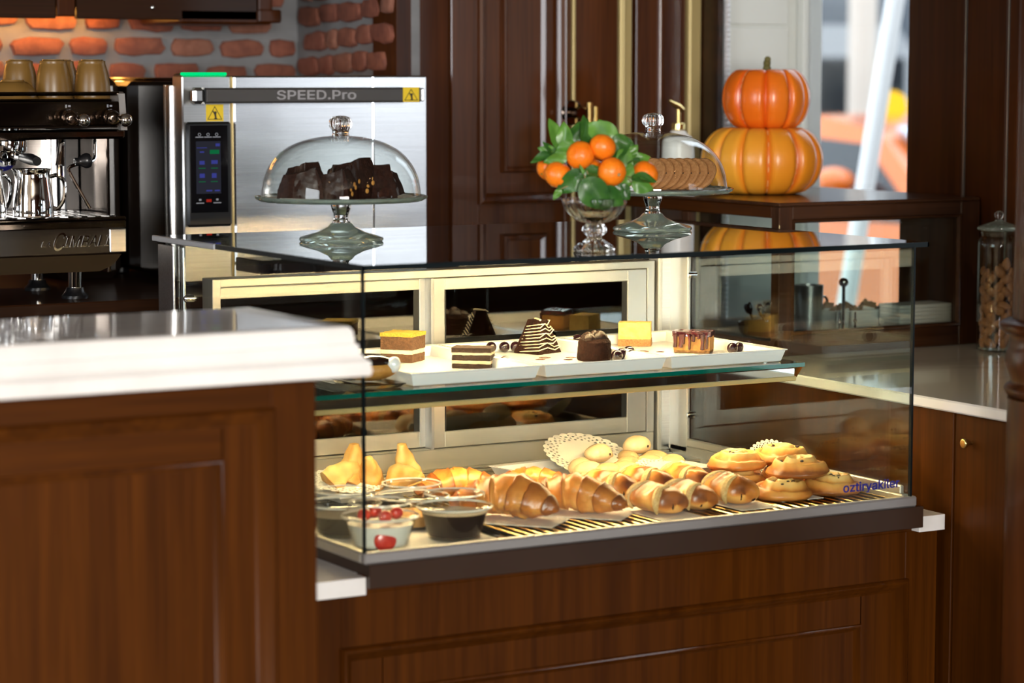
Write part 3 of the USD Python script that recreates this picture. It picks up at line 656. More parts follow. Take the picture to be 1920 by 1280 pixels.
pale_m = baked('pale_dough', [(0, (.62, .49, .31)), (.5, (.54, .37, .18)), (1, (.36, .19, .07))], .55, .35, 120)
filo_m = baked('filo_dough', [(0, (.80, .54, .20)), (.45, (.68, .36, .09)), (1, (.38, .14, .028))], .5, .4, 70)
raisin = mat('raisin', (.03, .010, .005), .4)
dough_cut = mat('dough_cut', (.70, .50, .22), .6, c2=(.56, .34, .11), scale=200, bump=.5)

def fat_tube(path, rad, sides=28, squash=.85, band=None):
    """A loaf swept along a path lying near z = 0; flat underside; returns the mesh and its (along, round) grid."""
    p = np.array(path, float); n = len(p); t = np.gradient(p, axis=0); t /= np.linalg.norm(t, axis=1, keepdims=True)
    side = np.cross(t, [0, 0, 1.0]); side /= np.linalg.norm(side, axis=1, keepdims=True)
    up_ = np.cross(side, t); a = np.arange(sides) * 2 * np.pi / sides
    R = np.array(rad)[:, None] * (np.ones((n, sides)) if band is None else band(np.linspace(0, 1, n)[:, None], a[None, :]))
    h = np.sin(a)[None, :] * R * squash; h = np.where(h < 0, h * .72, h)
    V = p[:, None] + side[:, None] * (np.cos(a)[None, :] * R)[..., None] + up_[:, None] * h[..., None]
    i, j = np.meshgrid(np.arange(n - 1), np.arange(sides), indexing='ij')
    q = np.stack([i * sides + j, i * sides + (j + 1) % sides, (i + 1) * sides + (j + 1) % sides, (i + 1) * sides + j], -1).reshape(-1, 4)
    return trimesh.Trimesh(V.reshape(-1, 3), np.vstack([q[:, [0, 1, 2]], q[:, [0, 2, 3]]]), process=False)

def croissant(seed, L=.17, R=.036, bend=.024, folds=6):
    n = 110; u = np.linspace(0, 1, n); s = 2 * u - 1
    path = np.stack([bend * (1 - s ** 2) * 1.0, (u - .5) * L, np.zeros(n) + R * .55 * (1 - .5 * np.abs(s))], 1)
    env = np.clip(1 - np.abs(s) ** 2.1, 0, 1) ** .80
    f = np.abs(s) * folds / 2 + .5; saw = f - np.floor(f)              # folds stepping outwards from the middle
    ridge = (1 - saw) ** 1.3
    rad = R * (.10 + .90 * env) * (.885 + .135 * ridge)
    rad[0] *= .05; rad[-1] *= .05
    band = lambda uu, aa: 1 + .05 * np.cos(3 * aa + 5 * uu + seed) + .05 * (meshkit.noise(np.stack(np.broadcast_arrays(uu * 9, np.cos(aa) * 1.5, np.sin(aa) * 1.5), -1), seed) - .5)
    m = fat_tube(path, rad, 30, .92, band); v = m.vertices
    v = v + (meshkit.fbm(v * 34 + seed * 3.1, 3, seed) - .5)[:, None] * np.array([.014, .006, .016]) * np.clip(env, .1, 1).repeat(30)[:, None] + (meshkit.fbm(v * 150, 2, seed) - .5)[:, None] * .003
    m = trimesh.Trimesh(v, m.faces, process=False); m.vertices[:, 2] -= m.vertices[:, 2].min()
    a = np.arange(30) * 2 * np.pi / 30
    bake = (.14 + .44 * ridge[:, None] ** 1.2 * np.ones(30)[None] + .34 * (np.abs(s)[:, None] ** 3) + .12 * np.sin(a)[None]).ravel() - .12 * (m.vertices[:, 2] < .010)
    return m, np.clip(bake, 0, 1)
def add_croissant(label, x, y, rz, seed, group=None, z=FZ + .011, **k):
    m, b = croissant(seed, **k)
    t = Thing('croissant', label, 'croissant', (x, y, z), rz, group); t.add('pastry', m, crust_m, bake=b); return t

def roll(seed, L=.112, R=.040):
    n = 70; s = np.sin(np.linspace(-math.pi / 2, math.pi / 2, n)); u = (s + 1) / 2
    path = np.stack([np.zeros(n), (u - .5) * L, np.full(n, R * .62)], 1)
    rad = R * (.90 + .10 * np.cos(s * 2.2)) * (1 + .03 * np.sin(u * 21 + seed)) * np.clip(1 - np.abs(s) ** 7, 0, 1) ** .38; rad[0] = rad[-1] = R * .02
    band = lambda uu, aa: 1 + .10 * np.cos(2 * aa + .6) + .09 * np.exp(-((aa - 1.9 - .3 * np.sin(5 * uu + seed)) / .18) ** 2) - .06 * np.exp(-((aa - 2.35) / .15) ** 2) + .06 * (meshkit.noise(np.stack(np.broadcast_arrays(uu * 6, np.cos(aa), np.sin(aa)), -1), seed) - .5)
    m = fat_tube(path, rad, 40, .82, band)
    zmin = m.vertices[:, 2].min(); m.vertices[:, 2] -= zmin
    a = np.arange(40) * 2 * np.pi / 40
    bake = np.clip(.16 + .34 * np.sin(a)[None] + .22 * np.sin(2 * a + 6 * s[:, None] + seed) + .30 * np.abs(s)[:, None] ** 5 + .1 * np.sin(9 * u + seed)[:, None], 0, 1).ravel()
    return m, bake, R, L, zmin
def add_roll(label, x, y, rz, seed, z=FZ + .011, group=None, **k):
    m, b, R, L, zm = roll(seed, **k); zc = R * .62 - zm
    t = Thing('chocolate_roll', label, 'pastry', (x, y, z), rz, group); t.add('dough', m, crust_m, bake=b)
    for sy in (-1, 1):
        th = np.radians(np.linspace(85, 215, 20)); rr = R * .90
        t.add('pale_seam', tube(np.stack([rr * np.cos(th), sy * (L / 2 - .021 + .006 * np.cos(2 * th)), zc + .82 * rr * np.sin(th)], 1), .0075 * np.sin(np.linspace(.2, 2.95, 20)) + .0006, 8), dough_cut)
        for ux, uz, hx, hh in ((-.30 + .12 * (seed % 2), -.02, .8, 1.7), (.46, -.24, 1.1, .8)):
            yy = L / 2 * (1 - (ux * ux + uz * uz * 1.4) ** 3.5 * .5) - .0030 - .012 * (ux * ux + uz * uz)
            t.add('chocolate_stick', moved(rough(ball(.0058, sub=2, s=(hx, .6, hh)), .001, 160, seed), (ux * R, sy * yy, zc + uz * R)), choc)
    return t
crust_light = mat('crust_light', (.56, .25, .055), .5, c2=(.40, .15, .03), scale=110, bump=.6, bscale=150)
crust_plain = mat('crust_plain', (.40, .15, .03), .45, c2=(.26, .085, .018), scale=60)

def danish(seed, R=.059, H=.031):
    nr, nt = 34, 72; r = np.linspace(0, 1, nr)[:, None]; th = (np.arange(nt) * 2 * np.pi / nt)[None]
    edge = 1 + .035 * np.sin(2 * th + seed) + .02 * np.sin(5 * th + 2 * seed)
    ph = r * 2.6 * 2 * np.pi - th + seed
    top = H * (1 - r ** 4.5) ** .55 * (.80 + .20 * np.cos(r * 1.2)) + .0056 * np.cos(ph) * (1 - r ** 6) * np.clip(r * 4, 0, 1)
    top = top + .004 * (meshkit.fbm(np.stack([r * np.cos(th) * 5, r * np.sin(th) * 5, 0 * r + th * 0 + seed], -1), 3) - .5)
    X, Y = R * r * np.cos(th) * edge, R * r * np.sin(th) * edge
    V = np.stack([X, Y, np.maximum(top, .006)], -1)
    und = np.stack([R * .9 * np.cos(th[0]) * edge[0], R * .9 * np.sin(th[0]) * edge[0], 0 * th[0]], -1)
    V = np.vstack([V.reshape(-1, 3), und, [[0, 0, 0]]])
    i, j = np.meshgrid(np.arange(nr), np.arange(nt), indexing='ij')
    q = np.stack([i * nt + j, i * nt + (j + 1) % nt, (i + 1) * nt + (j + 1) % nt, (i + 1) * nt + j], -1)[:nr].reshape(-1, 4)
    q = q[(q < len(V) - 1).all(1)]
    F = np.vstack([q[:, [2, 1, 0]], q[:, [3, 2, 0]]])
    c = len(V) - 1; F = np.vstack([F, [[c, nr * nt + (k + 1) % nt, nr * nt + k] for k in range(nt)]])
    bake = np.clip(.06 + .46 * ((1 - np.cos(ph)) * .5) ** 2 + .70 * r ** 4 + .10 * np.cos(2 * th + seed), 0, 1)
    bake = np.concatenate([bake.ravel(), np.full(nt, .75), [.8]])
    return trimesh.Trimesh(V, F, process=False), bake, (R, H)
def add_danish(label, x, y, z, seed, rz=0, tilt=0):
    m, b, (R, H) = danish(seed)
    t = Thing('danish_pastry', label, 'pastry', (x, y, z), rot=(tilt, 0, rz)); t.add('dough', m, danish_m, bake=b)
    r = random.Random(seed); ms = []
    for k in range(6):
        a, q = r.uniform(0, 6.28), r.uniform(.1, .72) * R
        ms.append(moved(ball(.0036, sub=1, s=(1.3, 1, .7)), (q * math.cos(a), q * math.sin(a), H * (1 - (q / R) ** 4.5) ** .55 + .0005), rz=0))
    t.add('raisins', join(*ms), raisin, kind='stuff'); return t

# wire racks of gold rods with paper liners
rack_gold = mat('rack_gold', (.85, .66, .30), .25, metallic=1.0)
for nm_, x0, x1, lab in (('cooling_rack', .325, .885, 'gold wire rack under the croissants and chocolate rolls'), ('cooling_rack', .893, 1.120, 'gold wire rack under the round raisin pastries at right')):
    R_ = Thing(nm_, lab, 'wire rack', ((x0 + x1) / 2, .29, FZ + .0004), at_world=True)
    n = int((x1 - x0) / .020)
    for k in range(n + 1):
        x = x0 + (x1 - x0) * k / n; R_.add('rod', rod((x, .035, FZ + .0075), (x, .545, FZ + .0075), .0018, 6), rack_gold)
    for y in (.06, .29, .52): R_.add('cross_rod', rod((x0, y, FZ + .0040), (x1, y, FZ + .0040), .0018, 6), rack_gold)
    for x in (x0 + .02, x1 - .02):
        for y in (.06, .52): R_.add('foot', rod((x, y, FZ + .0004), (x, y, FZ + .0058), .0022, 6), rack_gold)
LZ = FZ + .0095
def liner(x0, x1, y0, y1, lab, rz=0):
    cx_, cy_ = (x0 + x1) / 2, (y0 + y1) / 2; w, d = x1 - x0, y1 - y0
    solo('paper_liner', slab(sg.box(-w / 2, -d / 2, w / 2, d / 2), 0, .0008), white_paper, lab, 'paper', (cx_, cy_, LZ), rz=rz)
liner(.33, .43, .09, .29, 'white paper liner under the front left croissant', 40)
liner(.47, .57, .09, .29, 'white paper liner under the second croissant', 42)
liner(.612, .700, .045, .19, 'white paper liner under the first chocolate roll')
liner(.795, .880, .06, .20, 'white paper liner under the right-hand chocolate roll')
liner(.915, 1.010, .10, .24, 'white paper liner under the front raisin swirl pastry')
PZ2 = LZ + .0010
add_croissant('big golden croissant nearest the dessert cups, its dark tip pointing forward', .368, .188, 40, 1, R=.050, L=.205, z=PZ2)
add_croissant('dark brown croissant between the biggest croissant and the chocolate rolls', .508, .180, 42, 4, R=.043, L=.20, z=PZ2)
add_croissant('golden croissant lying crosswise behind the biggest croissant', .400, .400, 70, 7, z=PZ2)
add_croissant('golden croissant lying behind the dark brown croissant', .545, .385, 50, 9, R=.033, z=PZ2)
add_roll('front chocolate filled roll right of the dark croissant', .652, .118, 3, 1, z=PZ2)
add_roll('front chocolate filled roll in the middle of three', .728, .125, -2, 2, z=PZ2, R=.037)
add_roll('front chocolate filled roll beside the round raisin pastries', .828, .140, -8, 3, z=PZ2, R=.040)
add_roll('golden roll in the second row behind the first chocolate roll', .655, .290, 10, 4, z=PZ2)
add_roll('golden roll in the second row behind the middle chocolate roll', .745, .300, 4, 5, z=PZ2)
add_roll('golden roll in the second row beside the raisin pastries', .840, .305, -6, 6, z=PZ2, R=.036)
add_danish('front golden raisin swirl pastry beside the chocolate rolls', .945, .142, PZ2, 1)
add_danish('raisin swirl pastry at the far right behind the blue lettering', 1.062, .145, PZ2, 2, 40)
add_danish('raisin swirl pastry of the lower layer behind the front one', .945, .290, PZ2, 3, 80)
add_danish('raisin swirl pastry of the lower layer at the very back', 1.020, .412, PZ2, 4, 130)
add_danish('raisin swirl pastry beside the paper lace at the right glass', 1.058, .278, PZ2, 5, 200)
add_danish('raisin swirl pastry lying on top of the pile in front', 1.000, .168, PZ2 + .0345, 6, 250, 3)
add_danish('raisin swirl pastry lying on top of the pile at the back left', .945, .290, PZ2 + .0350, 7, 20, -2)
add_danish('raisin swirl pastry lying on top of the pile at the back right', 1.062, .305, PZ2 + .0350, 8, 300, 0)

# tilted lace papers (doilies)
lace = mat('lace_paper', (.60, .56, .49), .85)
def doily(R=.11, n=28):
    pts = []
    for k in range(n * 6):
        a = 2 * math.pi * k / (n * 6); pts.append(((R + .0045 * abs(math.sin(n * a / 2))) * math.cos(a), (R + .0045 * abs(math.sin(n * a / 2))) * math.sin(a)))
    P = sg.Polygon(pts)
    holes = []
    for ring, (q, h) in enumerate(((.945, .0026), (.87, .0034), (.80, .0026), (.73, .0030))):
        for k in range(n):
            a = 2 * math.pi * (k + .5 * (ring % 2)) / n; holes.append(sg.Point(R * q * math.cos(a), R * q * math.sin(a)).buffer(h * min(1, R / .09), quad_segs=2))
    import shapely
    return P.difference(shapely.union_all(holes))
def curl(m, k, seed=0):
    v = m.vertices; r = np.hypot(v[:, 0], v[:, 1]); a = np.arctan2(v[:, 1], v[:, 0])
    v[:, 2] += k * np.clip(r / .11 - .55, 0, 1) ** 1.5 * (.7 + .5 * np.sin(2 * a + seed)); return m
def lace_sheet(R, t=.0006):
    m = slab(doily(R), 0, t); v, f = trimesh.remesh.subdivide_to_size(m.vertices, m.faces, .03); return trimesh.Trimesh(v, f, process=True)

# white plate of cream coloured filled biscuits at the back right
BP = (.775, .455)
solo('serving_plate', dish(.35, .275, .022, .014), white_china, 'white rectangular plate with the pale filled biscuits at the back of the case', 'plate', (.775, .505, FZ + .0125), rz=8, smooth=25)
solo('plate_stand', join(box(-.13, .13, -.08, .08, 0, .0094, .002)), alu_grey, 'low grey stand under the white biscuit plate', 'stand', (.775, .505, FZ + .0028), rz=8)
BZ = FZ + .0125 + .0052
solo('lace_paper', moved(curl(lace_sheet(.085), .012, 1.2), rx=22), lace, 'white lace paper standing up behind the pale biscuits', 'doily', (.765, .545, BZ + .033), smooth=False)
solo('lace_paper', moved(curl(lace_sheet(.062), .010, 2.2), (0, 0, 0), rx=14), lace, 'white lace paper in front of the pale biscuits, over the plate rim', 'doily', (.862, .402, BZ + .0165), smooth=False)
solo('lace_paper', moved(curl(lace_sheet(.042), .006, 2.2), (0, 0, 0), rx=45, rz=-30), lace, 'small white lace paper standing behind the raisin pastries at the right glass', 'doily', (1.098, .392, PZ2 + .030), smooth=False)
b0 = None
bis = [(.722, .500, .0, 30, 'at the left end, behind its neighbour'), (.712, .452, 0, -20, 'nearest the left, its dark filling hole towards the front'), (.735, .420, 0, 10, 'in the front row with a dark dot at its end'), (.775, .425, 0, -35, 'in the front row beside the lace paper'), (.772, .515, .022, 12, 'lying on the second layer at left'), (.868, .525, .030, 5, 'topmost of the heap with a dark hole in front'), (.815, .555, 0, 60, 'at the very back of the heap'), (.815, .475, 0, 25, 'in the middle of the heap'), (.862, .470, 0, -15, 'golden at the right, behind the lace paper'), (.905, .455, 0, 15, 'golden at the right end of the heap'), (.900, .510, .0, -40, 'at the back right below the topmost one'), (.845, .520, .004, 80, 'under the topmost one')]
for k, (x, y, dz, rz, where) in enumerate(bis):
    lab = 'pale oval filled biscuit ' + where
    t = Thing('biscuit', lab, 'biscuit', (x, y, BZ + .0006 + dz), rz, 'pale biscuits on the white plate')
    m = trimesh.creation.icosphere(3, 1.0); v = m.vertices.copy(); v[:, 2] = np.where(v[:, 2] < 0, v[:, 2] * .8, v[:, 2])
    m.vertices = v * np.array([.032, .0215, .0205]); m = rough(m, .0011, 70, k, 3); m.vertices[:, 2] -= m.vertices[:, 2].min()
    bk = .25 + .3 * (k % 4 > 1) + .35 * np.clip((.010 - m.vertices[:, 2]) / .010, 0, 1) + .2 * np.clip(m.vertices[:, 2] / .036 - .8, 0, 1) + (.25 if 'golden' in where else 0)
    t.add('dough', m, pale_m, bake=np.clip(bk, 0, 1)); t.add('filling', ball(.0028, (.012, -.0195, .017), 1), choc)

# folded golden pastries at the back left on paper
solo('serving_plate', dish(.24, .16, .012, .010), white_china, 'white plate with folded filo pastries at the back left of the case', 'plate', (.315, .590, FZ + .0065), rz=4, smooth=25)
solo('paper_liner', moved(curl(lace_sheet(.07), .012, .3), (0, 0, 0), rx=10), white_paper, 'crumpled white paper behind the folded filo pastries', 'paper', (.270, .615, FZ + .030), smooth=False)
def filo(seed, L=.085, R=.024, standing=1.0):
    n = 46; u = np.linspace(0, 1, n); 
    path = np.stack([.006 * np.sin(3 * u + seed), 0.0 * u, u * L], 1)
    rad = R * (1.05 - .75 * u ** 1.4) * (1 + .05 * np.sin(18 * u + seed)); rad[0] *= .3; rad[-1] *= .15
    m = tube(path, rad, 26, True); a = np.arctan2(m.vertices[:, 1], m.vertices[:, 0])
    q = 1 + .14 * np.cos(3 * a + seed); m.vertices[:, 0] *= q; m.vertices[:, 1] *= q
    m = rough(m, .0016, 45, seed, 3); b = .35 + .45 * (meshkit.fbm(m.vertices * 30 + seed) - .5) * 2 + .15 * np.cos(3 * a)
    return m, np.clip(b, 0, 1)
for k, (x, y, rz, tilt, L, R, w) in enumerate(((.272, .615, 10, 12, .080, .028, 'tall, leaning left behind the first dessert cup'), (.315, .598, 50, -16, .068, .026, 'shorter, pale, beside the tall left one'), (.392, .600, 20, -6, .082, .027, 'tall and pointed, at the right'), (.225, .600, 0, 68, .07, .024, 'lying at the far left'), (.352, .575, -70, 74, .075, .023, 'lying brown between the two pointed ones'))):
    m, b = filo(k, L, R); m = moved(m, (0, 0, 0), ry=tilt); m.vertices[:, 2] -= m.vertices[:, 2].min()
    t = Thing('filo_pastry', 'golden folded filo pastry, ' + w, 'pastry', (x, y, FZ + .0120), rz, 'folded filo pastries at the back left'); t.add('dough', m, filo_m, bake=b)

# lidded dessert cups at the front left
cup_m = pane('pane_cup', (.985, .985, .97), 1.6)
pudding = mat('pudding_chocolate', (.018, .008, .005), .3)
yogurt = mat('dessert_cream', (.78, .74, .66), .4)
strawberry = mat('strawberry', (.50, .018, .016), .3, c2=(.62, .06, .03), scale=60, coat_weight=.3)
pud_caramel = mat('pudding_caramel', (.48, .25, .08), .4)
def dessert_cup(label, x, y, fill, fh, extra=None):
    t = Thing('dessert_cup', label, 'dessert cup', (x, y, FZ + .0003), group='lidded dessert cups at the front left', scale=(1.1, 1.1, 1.1))
    t.add('cup', lathe([(1e-4, .0005), (.040, .0005), (.042, .003), (.0545, .046), (.0585, .047), (.0585, .049)], 48), cup_m)
    t.add('filling', lathe([(1e-4, .0048), (.0405, .0055), (.0410 + .0115 * fh, .005 + .040 * fh), (.03, .0055 + .040 * fh), (1e-4, .006 + .040 * fh)], 40), fill)
    t.add('lid', lathe([(.0600, .0485), (.0600, .0515), (.0570, .053), (.0535, .054), (.0500, .068), (.0470, .071), (.0440, .0705), (.0425, .0690), (.036, .0685)], 48), cup_m)
    t.add('rim', lathe([(.0590, .0490), (.0608, .0497), (.0612, .0512), (.0595, .0525), (.0588, .0510), (.0590, .0490)], 48), cup_rim)
    t.add('rim', lathe([(.0468, .0702), (.0484, .0708), (.0482, .0722), (.0466, .0726), (.0458, .0714), (.0468, .0702)], 48), cup_rim)
    if extra:
        r = random.Random(int(x * 1000))
        for k in range(4):
            a = 2 * math.pi * (k / 4 + .1) - .8; t.add('strawberry', moved(ball(.011, sub=2, s=(1, .8, .9)), (.026 * math.cos(a), .026 * math.sin(a), .053)), strawberry)
        t.add('strawberry', moved(ball(.018, sub=2, s=(1, .35, 1)), (-.012, -.0400, .019), rz=-10), strawberry)
    return t
cup_rim = mat('cup_rim', (.86, .82, .72), .12, transmission_weight=.2, ior=1.4)
dessert_cup('clear lidded cup of dark chocolate pudding at the front, right of the cream cup', .238, .128, pudding, .92)
dessert_cup('clear lidded cup of white cream with red strawberries at the glass corner', .084, .108, yogurt, .85, True)
dessert_cup('clear lidded cup of chocolate and cream at the far left, cut by the bar counter', .084, .250, pudding, .7)
dessert_cup('clear lidded cup of caramel cream in the second row behind the chocolate pudding', .225, .262, pud_caramel, .45)
solo('paper_liner', slab(sg.box(-.14, -.12, .14, .12), 0, .0003), white_paper, 'pale tray paper under the four lidded dessert cups', 'paper', (.16, .18, FZ + .00002))
# ------------------------------------------------------------------ on the glass top: cake stands, domes, fruit bowl
def cake_stand(label, x, y):
    t = Thing('cake_stand', label, 'cake stand', (x, y, ZT + .0004))
    foot = [(1e-4, 0), (.076, 0), (.0785, .003), (.0775, .007), (.070, .010), (.045, .017), (.026, .026), (.019, .034)]
    t.add('foot', lathe(foot + [(1e-4, .034)], 56), glass_green, smooth=50)
    stem = curve([(.0175, .0342), (.0145, .040), (.0140, .048), (.0175, .058), (.0195, .066), (.0185, .070), (.024, .0718)], 5)
    t.add('stem', lathe(np.vstack([[(1e-4, .0342)], stem, [(1e-4, .0718)]]), 40, lambda a, i, r, z: r * (1 + .05 * math.cos(6 * a))), glass, smooth=60)
    n = 120; sc = lambda a, i, r, z: r * (1 + (.012 * math.cos(24 * a) if r > .145 else 0))
    pl = [(1e-4, .0722), (.10, .0722), (.148, .0745), (.1575, .0795), (.1590, .0835), (.1565, .0845), (.151, .0815), (.142, .0790), (1e-4, .0785)]
    t.add('plate', lathe(pl, n, sc), glass_green, smooth=50)
    return t
def cake_dome(label, x, y):
    t = Thing('cake_dome', label, 'cake dome', (x, y, ZT + .0815))
    out = curve([(.148, .0), (.1475, .010), (.143, .036), (.130, .063), (.108, .086), (.078, .102), (.045, .1105), (.020, .1135)], 6)
    inn = out * np.array([.982, .982])
    t.add('bell', lathe(np.vstack([out, [(1e-4, .1140)], [(1e-4, .1115)], inn[::-1], [out[0]]]), 72), pane_dome, smooth=60)
    kn = curve([(.0165, .1138), (.0150, .118), (.0160, .124), (.0195, .130), (.0205, .137), (.0185, .144), (.0120, .149), (1e-4, .151)], 5)
    t.add('knob', lathe(np.vstack([[(1e-4, .1138)], kn]), 56, lambda a, i, r, z: r * (1 + (.07 * math.cos(10 * a) if .126 < z < .149 else 0))), glass, smooth=60)
    return t
SL, SR = (.237, .561), (.914, .544)
cake_stand('clear glass cake stand at left carrying dark chocolate cake slices', *SL)
cake_dome('clear glass dome with round knob over the chocolate cake slices', *SL)
cake_stand('clear glass cake stand at right carrying brown biscuits', *SR)
cake_dome('clear glass dome with round knob over the brown biscuits', *SR)
pz = ZT + .0795
solo('lace_paper', curl(lace_sheet(.136), .006, .5), lace, 'white lace paper under the chocolate cake slices in the left dome', 'doily', (SL[0], SL[1], pz), smooth=False)
solo('lace_paper', curl(lace_sheet(.128), .004, 1.5), lace, 'white lace paper under the brown biscuits in the right dome', 'doily', (SR[0], SR[1], pz), smooth=False)
def wedge(seed, w=.052, d=.085, h=.062):
    m = grid_box(w, d, h, .0075); f = m.vertices[:, 2] / h
    m.vertices[:, 0] *= 1 - .45 * f; m.vertices[:, 1] *= 1 - .30 * f ** 2
    m.vertices[:, 2] -= .016 * (m.vertices[:, 1] / d + .5) * f
    return rough(m, .0028, 60, seed, 4)
cz = pz + .0012
for k, (dx, dy, rz, h, lab) in enumerate(((-.092, -.020, 62, .058, 'dark chocolate cake slice at the left edge under the left dome'), (-.040, -.045, 40, .056, 'dark chocolate cake slice second from left under the left dome'), (.018, -.020, 20, .074, 'tallest dark chocolate cake slice with pale streaks under the left dome'), (.062, -.028, -10, .062, 'dark glazed cake slice right of the tallest one under the left dome'), (.096, .012, -50, .056, 'dark crumbly cake slice at the right under the left dome'), (-.05, .055, 10, .066, 'dark cake slice behind the others under the left dome'), (.028, .068, -15, .06, 'dark cake slice at the back right under the left dome'))):
    t = Thing('cake_slice', lab, 'cake', (SL[0] + dx, SL[1] + dy, cz), rz)
    t.add('sponge', wedge(k, h=h), choc_soft, smooth=45)
    ic = wedge(k + 20, h=h); ic.vertices *= [1.05, .55, 1.04]; ic.vertices[:, 1] -= .010; t.add('icing', ic, choc_gloss if k in (3, 2) else choc, smooth=45)
    r = random.Random(k)
    if k in (1, 2):
        for q in range(5): x = -.016 + .008 * q; t.add('almond_flake', moved(ball(.0045, sub=1, s=(1, .3, 1)), (x, -.047 + .006 * (q % 2), h * (.25 + .12 * q) * .8)), custard)
cook = mat('cookie', (.42, .19, .065), .8, c2=(.30, .12, .035), scale=90, bump=.8, bscale=200)
c0 = None
for k in range(7):
    a_ = -.006 + .0165 * k; lab = ('leftmost', 'second', 'third', 'fourth', 'fifth', 'sixth', 'rightmost')[k] + ' brown biscuit leaning in the front row under the right dome'
    loc, rot = (SR[0] + .866 * a_ - .018, SR[1] - .5 * a_ - .030, cz + .0325), (62, 0, -66)
    if c0 is None:
        c0 = Thing('cookie', lab, 'biscuit', loc, rot=rot, group='brown biscuits under the right dome')
        m = rough(trimesh.Trimesh(*trimesh.remesh.subdivide_to_size(cyl(.034, -.005, .005, n=40, b=.003).vertices, cyl(.034, -.005, .005, n=40, b=.003).faces, .008)), .0009, 90, 3); c0.add('disc', m, cook)
        c0.add('dot', join(*[ball(.0016, (.02 * math.cos(a * 2.4), .02 * math.sin(a * 2.4) * (.3 + .1 * a), .0052), 1) for a in range(6)]), choc, kind='stuff')
    else: copy(c0, loc, label=lab, rot=rot)
for k in range(4):
    copy(c0, (SR[0] - .075 + .030 * k, SR[1] + .045, cz + .0335), label=('leftmost', 'second', 'third', 'rightmost')[k] + ' brown biscuit standing in the back row under the right dome', rot=(78, 0, 10))

# glass fruit bowl on a foot with clementines and leaves
VB = (.500, .095)
flute = lambda a, i, r, z: r * (1 + .045 * math.cos(12 * a) * (1 if r > .02 else .5))
bowl = Thing('fruit_bowl', 'small fluted glass bowl on a foot holding clementines and leaves', 'bowl', (VB[0], VB[1], ZT + .0004))
bowl.add('foot', lathe(np.vstack([[(1e-4, 0)], curve([(.034, 0), (.0355, .004), (.031, .010), (.022, .016), (.014, .022), (.0125, .026)], 5), [(1e-4, .026)]]), 72, lambda a, i, r, z: r * (1 + .05 * math.cos(10 * a))), glass, smooth=60)
bowl.add('stem', lathe(np.vstack([[(1e-4, .0262)], curve([(.0125, .0262), (.0195, .033), (.0205, .040), (.0165, .046), (.013, .0485)], 5), [(1e-4, .0485)]]), 60, lambda a, i, r, z: r * (1 + .08 * math.cos(8 * a))), glass, smooth=60)
bw = curve([(.012, .0487), (.028, .053), (.043, .065), (.0525, .080), (.0545, .0905), (.0555, .093)], 5)
inn = curve([(.0500, .093), (.049, .082), (.040, .069), (.026, .060), (1e-4, .057)], 5)
bowl.add('cup', lathe(np.vstack([[(1e-4, .0487)], bw, inn]), 96, flute), glass, smooth=60)
orange = mat('clementine_skin', (.86, .22, .008), .36, c2=(.80, .16, .004), scale=25, bump=.25, bscale=260, subsurface_weight=.1, subsurface_radius=(.01, .004, .001), subsurface_scale=.3)
stemg = mat('stem_brown', (.28, .22, .10), .7)
leaf_n = {'o': ('texture_coordinate', {}), 'n': ('noise_texture', {'scale': 40.0, 'detail': 3}), 'r': ('rgb_ramp', {'ramp': [(.3, (.020, .085, .016)), (.7, (.055, .17, .022))]}), 'p': ('principled_bsdf', {'roughness': .32}), 't': ('translucent_bsdf', {'color': (.14, .30, .03)}), 'm': ('mix_closure', {'fac': .22})}
leaf_m = usdkit.material(stage, LOOKS + '/leaf', leaf_n, [('o.object', 'n.vector'), ('n.fac', 'r.fac'), ('r.color', 'p.base_color'), ('p.BSDF', 'm.closure1'), ('t.BSDF', 'm.closure2')], surface='m.closure')
leaf_n2 = dict(leaf_n); leaf_n2['r'] = ('rgb_ramp', {'ramp': [(.3, (.07, .20, .03)), (.7, (.14, .33, .04))]})
leaf_l = usdkit.material(stage, LOOKS + '/leaf_light', leaf_n2, [('o.object', 'n.vector'), ('n.fac', 'r.fac'), ('r.color', 'p.base_color'), ('p.BSDF', 'm.closure1'), ('t.BSDF', 'm.closure2')], surface='m.closure')
R0 = .0245
def VP(px, py, near=0.0):
    """A point of the fruit arrangement from its sideways and upward offset (one unit = .94 mm) and how far it stands out to the front."""
    a, b = (px - 1108) * .00094, (470 - py) * .00094
    return (.866 * a - .5 * near, -.5 * a - .866 * near, b)
tang = [VP(1040, 327, .012) + ('clementine at the far left of the fruit bowl, hanging over its rim',), VP(1081, 291, .020) + ('clementine second from left in the fruit bowl',), VP(1122, 276, .015) + ('topmost clementine in the fruit bowl',), VP(1139, 321, .036) + ('clementine with its dark navel facing forward in the fruit bowl',), VP(1202, 326, -.002) + ('clementine at the far right hanging over the fruit bowl, a leaf before it',), VP(1106, 326, -.010) + ('clementine half hidden in the middle of the fruit bowl',), VP(1158, 277, -.016) + ('small piece of clementine showing among the leaves at upper right',), VP(1027, 316, -.028) + ('clementine peeping out behind the far left one',), VP(1100, 300, -.058) + ('clementine at the back of the fruit bowl',)]
t0 = None
